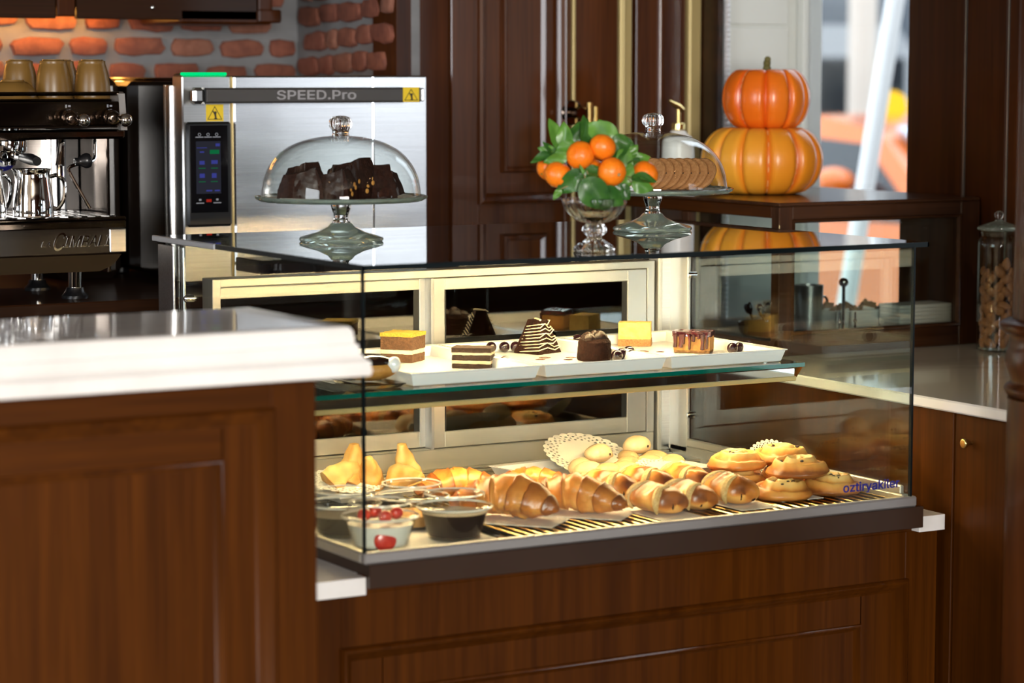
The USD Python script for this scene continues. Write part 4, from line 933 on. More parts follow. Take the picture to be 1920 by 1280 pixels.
for k, (x, y, z, lab) in enumerate(tang):
    loc = (VB[0] + x, VB[1] + y, ZT + z)
    if t0 is None:
        t0 = Thing('clementine', lab, 'fruit', loc, rot=(200, 20, 0), group='clementines in the fruit bowl')
        t0.add('skin', lathe([(1e-4, -.0215)] + [(R0 * math.sin(a) * (1 + .0), -.0225 * math.cos(a) + .0018 * math.exp(-(a / .22) ** 2)) for a in np.linspace(.06, math.pi - .06, 26)] + [(1e-4, .021)], 40, lambda a, i, r, z: r * (1 + .012 * math.cos(9 * a))), orange, smooth=60)
        t0.add('navel', lathe([(.0030, .0222), (.0025, .0232), (1e-4, .0230)], 12), stemg)
    else: copy(t0, loc, label=lab, rot=(rng.uniform(0, 360), rng.uniform(-40, 40) , rng.uniform(0, 360)) if k != 3 else (100, 0, 0), scale=(.55,) * 3 if k == 6 else (.97 + .05 * (k % 2),) * 3)
def leaf(L, W, fold=.25, curl_=.3):
    L, W = L * 1.12, W * 1.3
    n, m_ = 12, 6; V, F = [], []
    for i in range(n + 1):
        u = i / n; w = W * math.sin(math.pi * u ** .85) ** .8 * (1 - .15 * u) + .0002
        for j in range(m_ + 1):
            s = 2 * j / m_ - 1; V.append((u * L, s * w, abs(s) * w * fold - curl_ * L * u * u + .0012 * math.sin(9 * u + 3 * s)))
    for i in range(n):
        for j in range(m_): a = i * (m_ + 1) + j; F.append((a, a + 1, a + m_ + 2, a + m_ + 1))
    m = tm((np.array(V), np.array(F))); lo = m.copy(); lo.vertices = lo.vertices - [0, 0, .0005]; lo.faces = lo.faces[:, ::-1]
    return join(m, lo)
def sprig(label, root, leaves):
    """leaves: (base, tip, width, how far to the front, tilt, bright?) in the units of VP."""
    o = np.array(VP(*root)); t = Thing('leafy_twig', label, 'twig', (VB[0] + o[0], VB[1] + o[1], ZT + o[2]))
    for k, (b, q, w, near, tilt, light) in enumerate(leaves):
        B_, Q_ = np.array(VP(b[0], b[1], near)) - o, np.array(VP(q[0], q[1], near + .006)) - o
        X = Q_ - B_; L = np.linalg.norm(X); X /= L; N = np.array([-.5, -.866, .25]); N -= X * (N @ X); N /= np.linalg.norm(N); Yv = np.cross(N, X)
        a = math.radians(tilt); Y2, N2 = Yv * math.cos(a) + N * math.sin(a), N * math.cos(a) - Yv * math.sin(a)
        m = leaf(L, w * .00094 / 2); T4 = np.eye(4); T4[:3, 0], T4[:3, 1], T4[:3, 2], T4[:3, 3] = X, Y2, N2, B_; m.apply_transform(T4)
        t.add('leaf', m, leaf_l if light else leaf_m, smooth=60)
        t.add('stalk', tube([(0, 0, 0), tuple(B_ * .5 + [0, 0, .004]), tuple(B_)], [.0012, .001, .0008], 5), stemg)
sprig('twig with light green leaves rising at the upper left of the fruit bowl', (1058, 290, -.012), [((1046, 284), (1033, 230), 25, -.006, 20, 1), ((1058, 280), (1047, 238), 27, .000, -25, 1), ((1062, 276), (1083, 236), 26, -.010, 15, 0), ((1074, 268), (1038, 281), 21, .010, 10, 1), ((1040, 302), (1022, 268), 15, -.004, 30, 0), ((1062, 290), (1020, 304), 19, .016, -20, 1)])
sprig('twig with grey green leaves at the far left of the fruit bowl', (1034, 300, -.010), [((1032, 290), (994, 296), 17, .0, 25, 0), ((1040, 288), (1008, 280), 16, -.008, -15, 1), ((1036, 312), (1012, 322), 14, -.012, 10, 0)])
sprig('twig with a broad bright leaf over the top of the fruit bowl', (1118, 280, -.018), [((1092, 274), (1096, 226), 26, -.004, 35, 0), ((1152, 264), (1098, 238), 38, .0, -10, 1), ((1138, 264), (1172, 268), 24, .004, 15, 0), ((1128, 258), (1122, 230), 26, -.016, 20, 1), ((1136, 300), (1164, 272), 27, .004, -20, 0), ((1150, 262), (1182, 284), 24, -.012, 0, 0), ((1086, 262), (1066, 252), 22, -.018, 0, 0)])
sprig('twig with bright leaves at the right side of the fruit bowl', (1158, 335, .0), [((1158, 332), (1166, 274), 28, .008, 15, 1), ((1172, 308), (1204, 292), 24, -.006, -15, 1), ((1160, 352), (1178, 312), 24, .014, 25, 1), ((1175, 332), (1216, 330), 21, .026, -30, 0), ((1176, 340), (1210, 354), 24, .022, 20, 1), ((1150, 346), (1170, 368), 24, .018, 0, 0), ((1170, 320), (1190, 302), 22, .002, 35, 0), ((1166, 300), (1184, 276), 20, -.012, 0, 1)])
sprig('twig with broad dark leaves hanging over the front of the fruit bowl', (1098, 340, .030), [((1092, 318), (1044, 356), 32, .034, -15, 0), ((1082, 334), (1128, 382), 46, .052, 10, 0), ((1118, 350), (1152, 380), 34, .046, 25, 0), ((1088, 328), (1118, 314), 24, .030, -20, 0), ((1046, 352), (1033, 368), 11, .030, 0, 1), ((1070, 330), (1096, 352), 26, .036, 15, 0), ((1130, 346), (1158, 352), 26, .030, 0, 0)])
sprig('short pale leaf stalk standing before the middle clementine', (1090, 338, .048), [((1087, 325), (1081, 310), 5, .052, 0, 1)])

# ------------------------------------------------------------------ wooden glazed box on the right counter, with its contents
BX0, BX1, BY0, BY1, BZ0, BZ1 = 1.393, 1.950, .778, 1.46, 1.0590, 1.392
GB = Thing('glazed_box', 'brown wooden box with glass sides on the right counter, pumpkins on top', 'display box', ((BX0 + BX1) / 2, (BY0 + BY1) / 2, BZ0), at_world=True)
box_w = wood('wood_box', (.036, .013, .005), (.078, .029, .011), 0, rough_=.22, coat=.5); box_v = wood('wood_box_upright', (.036, .013, .005), (.078, .029, .011), 2, rough_=.22, coat=.5)
GB.add('top', box(BX0, BX1, BY0, BY1, BZ1 - .008, BZ1, .002), box_w)
GB.add('bottom', box(BX0, BX1, BY0 + .01, BY1, BZ0, BZ0 + .012), box_w)
for x0, x1, n in ((BX0, BX0 + .036, 0), (BX1 - .055, BX1, 1)): GB.add('post', box(x0, x1, BY0, BY0 + .03, BZ0, BZ1 - .0085, .002), box_v)
GB.add('front_rail', box(BX0 + .036, BX1 - .055, BY0, BY0 + .028, BZ1 - .038, BZ1 - .0085, .002), box_w)
GB.add('front_rail', box(BX0 + .036, BX1 - .055, BY0, BY0 + .028, BZ0, BZ0 + .046, .002), box_w)
GB.add('bead', frame_loops(BX0 + .034, BX1 - .053, BZ0 + .044, BZ1 - .036, [(0, .0), (.002, .004), (.006, .003), (.009, -.004)], BY0), box_w)
GB.add('front_pane', box(BX0 + .034, BX1 - .053, BY0 + .012, BY0 + .016, BZ0 + .044, BZ1 - .036), pane_clear)
GB.add('side_rail', box(BX0, BX0 + .026, BY0 + .03, BY1, BZ1 - .034, BZ1 - .0085, .002), wood_d)
GB.add('side_rail', box(BX0, BX0 + .026, BY0 + .03, BY1, BZ0, BZ0 + .030, .002), wood_d)
for y in (BY1 - .03, 1.13): GB.add('post', box(BX0 + .001, BX0 + .024, y, y + .028, BZ0 + .03, BZ1 - .034, .002), box_v)
GB.add('side_pane', box(BX0 + .010, BX0 + .014, BY0 + .03, BY1, BZ0 + .030, BZ1 - .034), pane_clear)
GB.add('end_panel', box(BX1 - .012, BX1, BY0 + .03, 1.05, BZ0 + .012, BZ1 - .009), box_v)
GB.add('mat', box(BX0 + .03, BX1 - .02, BY0 + .05, BY1 - .04, BZ0 + .0121, BZ0 + .0135), mat('mat_brown', (.05, .028, .016), .5))
IZ = BZ0 + .0140
can = Thing('metal_beaker', 'tall brushed metal beaker inside the glazed box at left', 'beaker', (1.628, .985, IZ)); can.add('cup', lathe([(1e-4, 0), (.026, 0), (.030, .004), (.033, .118), (.031, .118), (.028, .006), (1e-4, .004)], 40), steel)
can.add('handle', tube(curve([(.030, 0, .09), (.05, 0, .085), (.052, 0, .05), (.030, 0, .03)], 5), .003, 8), chrome)
sb = Thing('sachet_box', 'white open box of sugar sachets inside the glazed box', 'box', (1.745, .965, IZ)); 
sb.add('tray', join(box(-.085, .085, -.04, -.037, 0, .060), box(-.085, .085, .037, .04, 0, .060), box(-.085, -.082, -.04, .04, 0, .060), box(.082, .085, -.04, .04, 0, .060), box(-.085, .085, -.04, .04, 0, .003)), white_plastic)
sach_b = mat('sachet_brown', (.30, .16, .07), .7)
s0 = s1 = None
for k in range(22):
    loc = (1.745 + rng.uniform(-.072, .072), .965 + rng.uniform(-.030, .030), IZ + rng.uniform(.030, .052)); rot = (rng.uniform(-25, 25), rng.uniform(-40, 40), rng.uniform(-40, 40))
    lab = 'white paper sugar sachet with a brown end standing in the white box'
    if s0 is None:
        s0 = Thing('sugar_sachet', lab, 'sachet', loc, rot=rot, group='sugar sachets in the white box'); s0.add('paper', box(-.014, .014, -.002, .002, -.026, .022, .0018), white_paper); s0.add('end', box(-.0145, .0145, -.0024, .0024, .012, .026, .001), sach_b)
    else: copy(s0, loc, label=lab, rot=rot)
nb = Thing('napkin_stack', 'stack of folded white paper napkins inside the glazed box at right', 'napkins', (1.842, .868, IZ))
for k in range(9): nb.add('napkin', moved(box(-.075, .075, -.038, .038, .0085 * k, .0085 * k + .008, .0015), (rng.uniform(-.0012, .0012), 0, 0)), white_paper)
solo('lid', lathe([(1e-4, 0), (.032, 0), (.030, .010), (.020, .016), (1e-4, .018)], 32), black_matt, 'dark round lid leaning by the napkins inside the glazed box', 'lid', (1.800, .824, IZ))
tr = Thing('cruet_tray', 'dark round tray with two chrome posts and a tall ball-topped rod inside the glazed box', 'cruet stand', (1.640, .885, IZ))
tr.add('tray', lathe([(1e-4, 0), (.060, 0), (.064, .006), (.061, .006), (.058, .002), (1e-4, .002)], 48), black_gloss)
tr.add('rod', rod((.010, 0, .002), (.010, 0, .122), .0038), chrome); tr.add('ball', ball(.0105, (.010, 0, .130), 3), chrome)
for x in (-.022, .022): tr.add('post', rod((x, -.028, .002), (x, -.028, .066), .0026), chrome); tr.add('collar', ball(.0048, (x, -.028, .045), 2), chrome)
bo = Thing('spoon_bowl', 'dark metal bowl full of teaspoons inside the glazed box at far left', 'bowl', (1.52, 1.02, IZ)); bo.add('bowl', lathe(curve([(1e-4, 0), (.030, 0), (.048, .014), (.052, .034), (.050, .034), (.044, .016), (1e-4, .005)], 4), 40), chrome_dark)
sp0 = None
for k in range(11):
    a = rng.uniform(0, 6.28); loc = (1.52 + .018 * math.cos(a), 1.02 + .018 * math.sin(a), IZ + .030); rot = (rng.uniform(-30, 30), rng.uniform(-38, 38), rng.uniform(0, 360)); lab = 'teaspoon standing in the dark metal bowl inside the glazed box'
    if sp0 is None:
        sp0 = Thing('teaspoon', lab, 'spoon', loc, rot=rot, group='teaspoons in the bowl'); sp0.add('handle', tube([(0, 0, -.02), (0, 0, .03)], [.0016, .0022], 6), chrome); sp0.add('bowl', moved(ball(.009, sub=2, s=(1, .35, 1.4)), (0, 0, .040)), chrome)
    else: copy(sp0, loc, label=lab, rot=rot)
cu = Thing('paper_cup', 'white and brown tilted paper cup inside the glazed box', 'cup', (1.600, 1.070, IZ)); cu.add('cup', lathe([(1e-4, 0), (.024, 0), (.031, .075), (.0295, .075), (.023, .003), (1e-4, .003)], 36), white_paper); cu.add('sleeve', lathe([(.0262, .018), (.0302, .058), (.0308, .058), (.0268, .018), (.0262, .018)], 36), sach_b)

# pumpkins
pumpkin_m = baked('pumpkin_skin', [(0, (.90, .44, .045)), (.45, (.84, .28, .016)), (.8, (.72, .13, .006)), (1, (.82, .52, .18))], .34, .12, 14, .35)
pumpkin_o = baked('pumpkin_skin_deep', [(0, (.84, .24, .018)), (.45, (.80, .15, .007)), (.8, (.66, .075, .003)), (1, (.78, .40, .14))], .28, .12, 14, .35)
def pumpkin(label, loc, R, H, lobes, m, seed, stalk, rz=0):
    t = Thing('pumpkin', label, 'pumpkin', loc, rz); n, k = 180, 44; V, B = [], []
    a = np.linspace(.02, math.pi - .02, k)
    for al in a:
        th = np.arange(n) * 2 * np.pi / n; g = np.abs(np.cos(lobes * th / 2 + .35 * np.sin(th + seed))) ** .0 * 0
        ph = lobes * th / 2 + .30 * np.sin(th * 2 + seed); c = np.abs(np.sin(ph)); groove = (1 - c) ** 3.2
        s = math.sin(al); rr = R * (s ** .72) * (1 - .135 * groove * s) * (1 + .02 * np.sin(3 * th + seed))
        zc = -math.cos(al); dip = .16 * math.exp(-((math.pi - al) / .42) ** 2) + .10 * math.exp(-(al / .42) ** 2) * -1
        z = H / 2 * (1 + zc * (1 - .04 * groove)) - H * dip
        V.append(np.stack([rr * np.cos(th), rr * np.sin(th), np.broadcast_to(z, n)], 1)); line = np.exp(-((c) / .035) ** 2) * (meshkit.noise(np.stack([th * 3, np.full(n, al * 22), 0 * th], 1), seed) > .45)
        B.append(np.clip(.30 + .45 * groove + .18 * np.sin(th * 1.5 + seed) + .65 * line, 0, 1))
    V = np.concatenate(V); i, j = np.meshgrid(np.arange(k - 1), np.arange(n), indexing='ij')
    q = np.stack([i * n + j, i * n + (j + 1) % n, (i + 1) * n + (j + 1) % n, (i + 1) * n + j], -1).reshape(-1, 4)
    V[:, 2] -= V[:, 2].min(); t.add('skin', trimesh.Trimesh(V, np.vstack([q[:, [0, 1, 2]], q[:, [0, 2, 3]]]), process=False), m, bake=np.concatenate(B))
    zt = V[:, 2].max()
    if stalk:
        pth = curve([(0, 0, zt - .03), (0, 0, zt - .004), (-.003, 0, zt + .010), (-.010, -.002, zt + .021), (-.017, -.003, zt + .024)], 5)
        t.add('stalk', tube(pth, np.linspace(.0105, .0065, len(pth)) * (1 + .10 * np.sin(np.arange(len(pth)) * 1.2)), 10), stalk_m)
    t.add('base_stub', lathe([(1e-4, .0), (.012, .0), (.010, .006), (1e-4, .007)], 16), stalk_m)
    return zt
stalk_m = mat('stalk_green', (.10, .10, .022), .7, c2=(.16, .13, .04), scale=60)
PX = (1.622, 1.160)
zt = pumpkin('wide yellow orange pumpkin, the lower of the two stacked', (PX[0], PX[1], BZ1 + .0006), .142, .186, 13, pumpkin_m, 1, False, 20)
pumpkin('smaller deep orange pumpkin with green stalk, on top of the other', (PX[0] + .008, PX[1], BZ1 + zt - .0030), .102, .168, 10, pumpkin_o, 4, True, 50)

# soap bottle with brass pump behind the right dome
so = Thing('pump_bottle', 'white pump bottle with brass pump behind the right glass dome', 'bottle', (1.535, 1.385, BZ1 + .0005))
so.add('body', lathe(curve([(1e-4, 0), (.037, 0), (.039, .006), (.0385, .10), (.034, .124), (.020, .136), (.016, .142), (1e-4, .143)], 4), 40), white_plastic)
so.add('collar', cyl(.016, .1432, .160, n=24, b=.002), brass); so.add('tube', rod((0, 0, .160), (0, 0, .196), .005), brass)
so.add('pump', tube([(.012, 0, .190), (0, 0, .198), (-.022, -.004, .208), (-.030, -.005, .212)], [.006, .008, .005, .0035], 10), brass)

# jar of almonds
JR = (1.888, .640)
jar = Thing('glass_jar', 'tall glass jar of almonds with round lid knob, right end of the counter', 'jar', (JR[0], JR[1], 1.0590))
jar.add('body', lathe([(1e-4, .0), (.042, .0), (.046, .004), (.046, .235), (.044, .246), (.038, .254), (.040, .264), (.0375, .264), (.0355, .254), (.0425, .243), (.0435, .232), (.0435, .007), (.040, .004), (1e-4, .004)], 48), pane_clear)
jar.add('base', lathe([(1e-4, .0042), (.041, .0045), (.043, .009), (1e-4, .009)], 40), glass_green)
jar.add('lid', lathe([(1e-4, .2655), (.040, .2655), (.0475, .269), (.0470, .274), (.030, .281), (.012, .286), (.008, .290), (1e-4, .290)], 48), glass_green)
jar.add('knob', moved(ball(.010, sub=3), (0, 0, .300)), glass)
alm_m = mat('almond_skin', (.34, .145, .05), .65, c2=(.24, .09, .03), scale=180, stretch=(1, 1, .15), bump=.5)
am = ball(1, sub=3); v = am.vertices; v[:, 0:2] *= (1 - .35 * np.clip(v[:, 2:3], -1, 1)) ; am.vertices = v * [.0100, .0058, .0150]
a0 = None
for k in range(84):
    lay, j = divmod(k, 7); a = 2 * math.pi * (j + rng.uniform(-.12, .12)) / 7 + lay * 1.35; rr = .0345 + rng.uniform(-.004, .0)
    loc = (JR[0] + rr * math.cos(a), JR[1] + rr * math.sin(a), 1.0590 + .019 + .0142 * lay + rng.uniform(-.003, .003)); rot = (rng.uniform(-14, 14), rng.uniform(0, 360), math.degrees(a) - 90 + rng.uniform(-18, 18))
    if k == 83: loc, rot = (JR[0] + .002, JR[1] - .024, 1.2525), (8, 6, -30)
    lab = 'brown almond in the tall glass jar' if k < 83 else 'single almond standing on its end on top of the jar filling'
    g = 'almonds in the tall glass jar' if k < 83 else 'topmost almond'
    if a0 is None: a0 = Thing('almond', lab, 'nut', loc, rot=rot, group=g); a0.add('skin', am, alm_m, smooth=60)
    else: copy(a0, loc, label=lab, rot=rot, group=g)
# ------------------------------------------------------------------ stainless oven behind the case
OV = Thing('oven', 'stainless steel countertop oven with dark touch panel and long grey handle', 'oven', (.585, 1.73, 1.2062), at_world=True)
OX0, OX1, OY, OZ0, OZ1 = .287, .884, 1.432, 1.2062, 1.6645
OV.add('body', box(OX0 + .002, OX1 - .002, OY + .055, 1.98, OZ0 + .02, OZ1 - .004, .003), chrome_dark)
OV.add('side_cover', box(OX0, OX0 + .004, OY + .052, 1.97, OZ0 + .03, OZ1 - .012, .001), chrome)
OV.add('side_strip', box(OX0 - .006, OX0 + .002, OY + .060, OY + .078, OZ0 + .02, OZ1 - .02, .002), steel)
OV.add('side_strip', box(OX0 - .004, OX0 + .002, OY + .090, OY + .096, OZ0 + .02, OZ1 - .02, .001), steel)
for x in (OX0 + .05, OX1 - .05):
    for y in (1.5, 1.93): OV.add('foot', cyl(.018, OZ0, OZ0 + .022, (x, y), 20, .003), black)
fr = OV.add('control_front', box(OX0, .400, OY, OY + .055, OZ0 + .012, OZ1, .003), steel)
dr = OV.add('door', box(.408, OX1, OY, OY + .05, OZ0 + .05, OZ1, .004), steel_door)
OV.add('seam', box(.400, .408, OY + .008, OY + .05, OZ0 + .02, OZ1 - .002), brass_pale, label='warm edge between panel and door')
OV.add('fold', box(.744, .749, OY - .0012, OY + .002, OZ0 + .06, OZ1 - .002, .0008), chrome, under=dr)
OV.add('lower_front', box(.408, OX1, OY + .004, OY + .05, OZ0 + .012, OZ0 + .047, .002), steel)
OV.add('status_lamp', box(.291, .392, OY - .001, OY + .02, OZ1 + .0003, OZ1 + .0075, .002), led_green, label='bright green light strip')
OV.add('top_cap', box(OX0 + .01, OX0 + .05, OY + .02, OY + .07, OZ1 - .002, OZ1 + .005, .002), black)
hd = OV.add('handle', box(.319, .843, OY - .052, OY - .032, 1.6055, 1.6385, .004), bar_grey)
OV.add('handle_cap', box(.291, .3175, OY - .054, OY - .030, 1.6045, 1.6395, .007), steel, under=hd, label='bright rounded handle end')
OV.add('handle_joint', box(.3172, .3195, OY - .053, OY - .031, 1.605, 1.639), black, under=hd)
OV.add('handle_end', box(.8435, .8505, OY - .0515, OY - .0325, 1.607, 1.637, .003), steel, under=hd)
for x in (.45, .80): OV.add('bracket', box(x, x + .03, OY - .034, OY, 1.612, 1.632, .002), steel, under=hd)
lt = moved(text('SPEED.Pro', .0190, .0008, True, .192), (.484, OY - .0522, 1.6135)); OV.add('lettering', lt, text_grey, under=hd)
def sticker(x0, z0, w, h, y, under):
    s = OV.add('warning_sticker', box(x0, x0 + w, y - .0006, y, z0, z0 + h), sticker_yellow, under=under, label='yellow square warning sticker')
    return s
def warning(x0, z0, w, h, y):
    o = np.array([(w * .5, h * .90), (w * .07, h * .10), (w * .93, h * .10)]); m = []
    P = sg.Polygon(o); P = P.difference(P.buffer(-w * .035))
    hand = sg.Polygon([(w * .38, h * .68), (w * .47, h * .55), (w * .52, h * .60), (w * .62, h * .56), (w * .58, h * .42), (w * .60, h * .20), (w * .66, h * .14), (w * .44, h * .14), (w * .50, h * .22), (w * .46, h * .42), (w * .36, h * .60)])
    g = slab(P.union(hand), 0, .0004) if P.union(hand).geom_type == 'Polygon' else join(*[slab(q, 0, .0004) for q in P.union(hand).geoms])
    g.apply_transform(np.array([[1, 0, 0, 0], [0, 0, -1, 0], [0, 1, 0, 0], [0, 0, 0, 1.0]])); return moved(g, (x0, y, z0))
st = sticker(.342, 1.5665, .0405, .0365, OY, fr)
OV.add('warning_sign', warning(.342, 1.5665, .0405, .0365, OY - .0006), ink_black)
st = sticker(.7945, 1.6062, .0405, .0325, OY - .0522, hd)
OV.add('warning_sign', warning(.7945, 1.6062, .0405, .0325, OY - .0528), ink_black)
cp = OV.add('touch_panel', box(.2915, .3965, OY - .013, OY - .0002, 1.3395, 1.5655, .005), black)
OV.add('panel_glass', box(.298, .386, OY - .0138, OY - .0128, 1.37, 1.558), black_gloss, under=cp)
OV.add('screen', box(.3115, .3690, OY - .0146, OY - .0138, 1.411, 1.524), screen_glow, under=cp)
for q, (u, v, w, h, m) in enumerate(((.362, 1.516, .010, .006, icon_blue), (.325, 1.510, .024, .0014, icon_blue), (.325, 1.501, .010, .003, icon_blue), (.3545, 1.501, .022, .009, icon_green), (.325, 1.478, .012, .008, icon_blue), (.354, 1.479, .015, .008, icon_blue), (.325, 1.466, .016, .0015, icon_green), (.354, 1.466, .016, .0015, icon_green), (.325, 1.450, .012, .009, icon_blue), (.353, 1.450, .011, .010, icon_blue), (.325, 1.437, .016, .0015, icon_green), (.353, 1.437, .016, .0015, icon_green), (.341, 1.4175, .014, .003, icon_blue), (.360, 1.4175, .012, .003, icon_blue), (.340, 1.396, .012, .006, icon_red))):
    OV.add('icon', box(u - w / 2, u + w / 2, OY - .0152, OY - .0146, v - h / 2, v + h / 2, .0004), m, under=cp)
for x in (.320, .340, .360):
    OV.add('key', join(box(x - .009, x + .009, OY - .0145, OY - .0138, 1.532, 1.534), moved(lathe([(.0025, 0), (.0035, 0), (.0035, .0008), (.0025, .0008), (.0025, 0)], 12), (x, OY - .0140, 1.5385), rx=90)), icon_white, under=cp)
for x in (.320, .360): OV.add('key', join(box(x - .009, x + .009, OY - .0145, OY - .0138, 1.390, 1.392), box(x - .0025, x + .0025, OY - .0145, OY - .0138, 1.396, 1.400)), icon_white, under=cp)

# ------------------------------------------------------------------ espresso machine at the left
EM = Thing('espresso_machine', 'black and chrome espresso machine with cups on top, at far left', 'coffee machine', (-.25, 1.55, 1.206), at_world=True)
MX0, MX1 = -.62, .105
dark_brown_gloss = mat('machine_lacquer', (.010, .006, .004), .25, specular_ior_level=.22)
EM.add('upper_body', box(MX0, MX1 - .004, 1.305, 1.80, 1.558, 1.612, .006), dark_brown_gloss)
EM.add('upper_front', box(MX0, MX1 - .012, 1.298, 1.306, 1.562, 1.612, .003), chrome_dark)
EM.add('cup_tray', box(MX0 + .02, MX1 - .02, 1.32, 1.78, 1.612, 1.6165, .002), chrome_dark)
for y in (1.30, 1.795): EM.add('gallery_rail', rod((MX0, y + .01, 1.628), (MX1 - .01, y + .01, 1.628), .004), chrome_dark)
EM.add('lower_lip', box(MX0, MX1, 1.30, 1.36, 1.535, 1.555, .005), chrome_dark)
for sx, x in ((0, MX1 - .014),): EM.add('side_cheek', slab(sg.Polygon([(1.290, 1.553), (1.302, 1.628), (1.315, 1.632), (1.80, 1.632), (1.80, 1.553)]), 0, .014).apply_transform(np.array([[0, 0, 1, x], [1, 0, 0, 0], [0, 1, 0, 0], [0, 0, 0, 1.0]])), alu_grey, label='pale grey side cheek')
EM.add('back_panel', box(-.62, .050, 1.630, 1.80, 1.374, 1.558), steel, label='bright steel splash panel')
EM.add('back_edge', box(.050, .064, 1.60, 1.63, 1.374, 1.55, .002), chrome)
EM.add('side_pillar', box(.066, .100, 1.56, 1.80, 1.374, 1.558, .003), black)
EM.add('side_plate', box(.100, .108, 1.40, 1.80, 1.25, 1.556, .002), chrome_dark)
EM.add('drip_grid', box(MX0, MX1, 1.302, 1.64, 1.366, 1.3745, .003), chrome_dark)
for k in range(24): EM.add('grid_bar', box(MX0 + .03 * k, MX0 + .03 * k + .012, 1.31, 1.60, 1.3746, 1.3768), chrome, label=None)
EM.add('lower_front', box(MX0, MX1 - .014, 1.300, 1.64, 1.296, 1.366, .004), dark_brown_gloss)
EM.add('front_strip', box(MX0, MX1 - .004, 1.294, 1.300, 1.352, 1.366, .002), chrome_dark)
EM.add('corner_plate', box(MX1 - .040, MX1 - .004, 1.2955, 1.300, 1.300, 1.350, .002), steel)
EM.add('under_tray', slab(sg.Polygon([(MX0, 1.296), (MX1 - .012, 1.296), (MX1 - .03, 1.274), (MX1 - .06, 1.262), (MX0, 1.262)]), 0, .30).apply_transform(np.array([[1, 0, 0, 0], [0, 0, 1, 1.304], [0, 1, 0, 0], [0, 0, 0, 1.0]])), mat('tray_brown', (.020, .011, .003), .5, specular_ior_level=.12))
for x in (-.55, 0.0):
    for y in (1.33, 1.56):
        f = EM.add('foot', cyl(.014, 1.228, 1.264, (x, y), 24), chrome); EM.add('foot_pad', lathe([(1e-4, 1.206), (.028, 1.206), (.028, 1.212), (.020, 1.220), (.018, 1.229), (1e-4, 1.229)], 24).apply_translation([x, y, 0]), black, under=f)
tx = text('CIMBALI', .022, .0016, False, .122); tx.apply_transform(np.array([[1, 0, .32, 0], [0, 1, 0, 0], [0, 0, 1, 0], [0, 0, 0, 1.0]]))
cc = text('C', .036, .0016, False, .022); cc.apply_transform(np.array([[1, 0, .32, 0], [0, 1, 0, 0], [0, 0, 1, 0], [0, 0, 0, 1.0]]))
tx = text('IMBALI', .023, .0016, False, .098); tx.apply_transform(np.array([[1, 0, .32, 0], [0, 1, 0, 0], [0, 0, 1, 0], [0, 0, 0, 1.0]]))
la = text('LA', .011, .0016, False, .020); la.apply_transform(np.array([[1, 0, .32, 0], [0, 1, 0, 0], [0, 0, 1, 0], [0, 0, 0, 1.0]]))
EM.add('lettering', join(moved(la, (-.084, 1.2999, 1.316)), moved(cc, (-.062, 1.2999, 1.308)), moved(tx, (-.036, 1.2999, 1.314))), chrome, label='raised chrome lettering')
for x in (-.018, .072):
    k = EM.add('steam_knob', moved(lathe(curve([(1e-4, .058), (.010, .057), (.0155, .050), (.0150, .040), (.0125, .034), (.016, .030), (.0165, .012), (.012, .008), (.012, -.01)], 4), 28), (x, 1.300, 1.582), rx=96, rz=-14), chrome_dark)
    EM.add('knob_cap', moved(ball(.0138, sub=3), (x + .013, 1.248, 1.5745)), chrome, under=k)
    EM.add('symbol', join(box(x - .008, x - .005, 1.2965, 1.298, 1.600, 1.606), box(x - .002, x + .003, 1.2965, 1.298, 1.601, 1.605)), icon_white, under=k)
gh = None
for x in (-.105, -.46):
    g = EM.add('group_head', lathe([(1e-4, 0), (.034, 0), (.036, .004), (.036, .022), (.028, .030), (.028, .05), (1e-4, .05)], 32).apply_translation([x, 1.42, 1.508]), chrome)
    EM.add('portafilter', join(lathe([(1e-4, -.028), (.012, -.028), (.014, -.020), (.030, -.012), (.032, 0), (1e-4, 0)], 32).apply_translation([x, 1.42, 1.508]), rod((x, 1.39, 1.500), (x + .004, 1.35, 1.498), .008)), chrome, under=g)
    EM.add('handle', tube([(x + .004, 1.352, 1.498), (x + .004, 1.30, 1.496), (x + .004, 1.262, 1.493)], [.009, .012, .0095], 12), black, under=g)
w = EM.add('steam_wand', tube(curve([(.048, 1.33, 1.540), (.047, 1.325, 1.515), (.044, 1.32, 1.496), (.032, 1.31, 1.489), (.014, 1.30, 1.487), (-.010, 1.30, 1.482), (-.020, 1.30, 1.474), (-.012, 1.30, 1.455), (.008, 1.30, 1.420), (.024, 1.30, 1.393)], 5), .0036, 10), chrome)
EM.add('grip', moved(lathe(curve([(1e-4, -.019), (.008, -.019), (.0085, -.010), (.0155, .004), (.0130, .014), (1e-4, .018)], 5), 20), (.012, 1.30, 1.4905), ry=84), black, under=w)
w2 = EM.add('steam_wand', tube(curve([(-.026, 1.33, 1.545), (-.028, 1.32, 1.525), (-.034, 1.315, 1.49), (-.036, 1.31, 1.46)], 5), .0065, 10), chrome)
EM.add('grip', tube([(-.028, 1.32, 1.52), (-.034, 1.314, 1.482)], [.007, .0095], 12), chrome_dark, under=w2)
EM.add('badge', moved(lathe([(1e-4, 0), (.030, 0), (.030, .004), (.024, .005), (.022, .004), (1e-4, .004)], 32), (-.050, 1.626, 1.490), rx=90), ink_blue, label='round blue and white disc')
EM.add('badge_ring', moved(lathe([(.012, .0052), (.020, .0052), (.020, .0046), (.012, .0046), (.012, .0052)], 32), (-.050, 1.626, 1.490), rx=90), white_plastic)

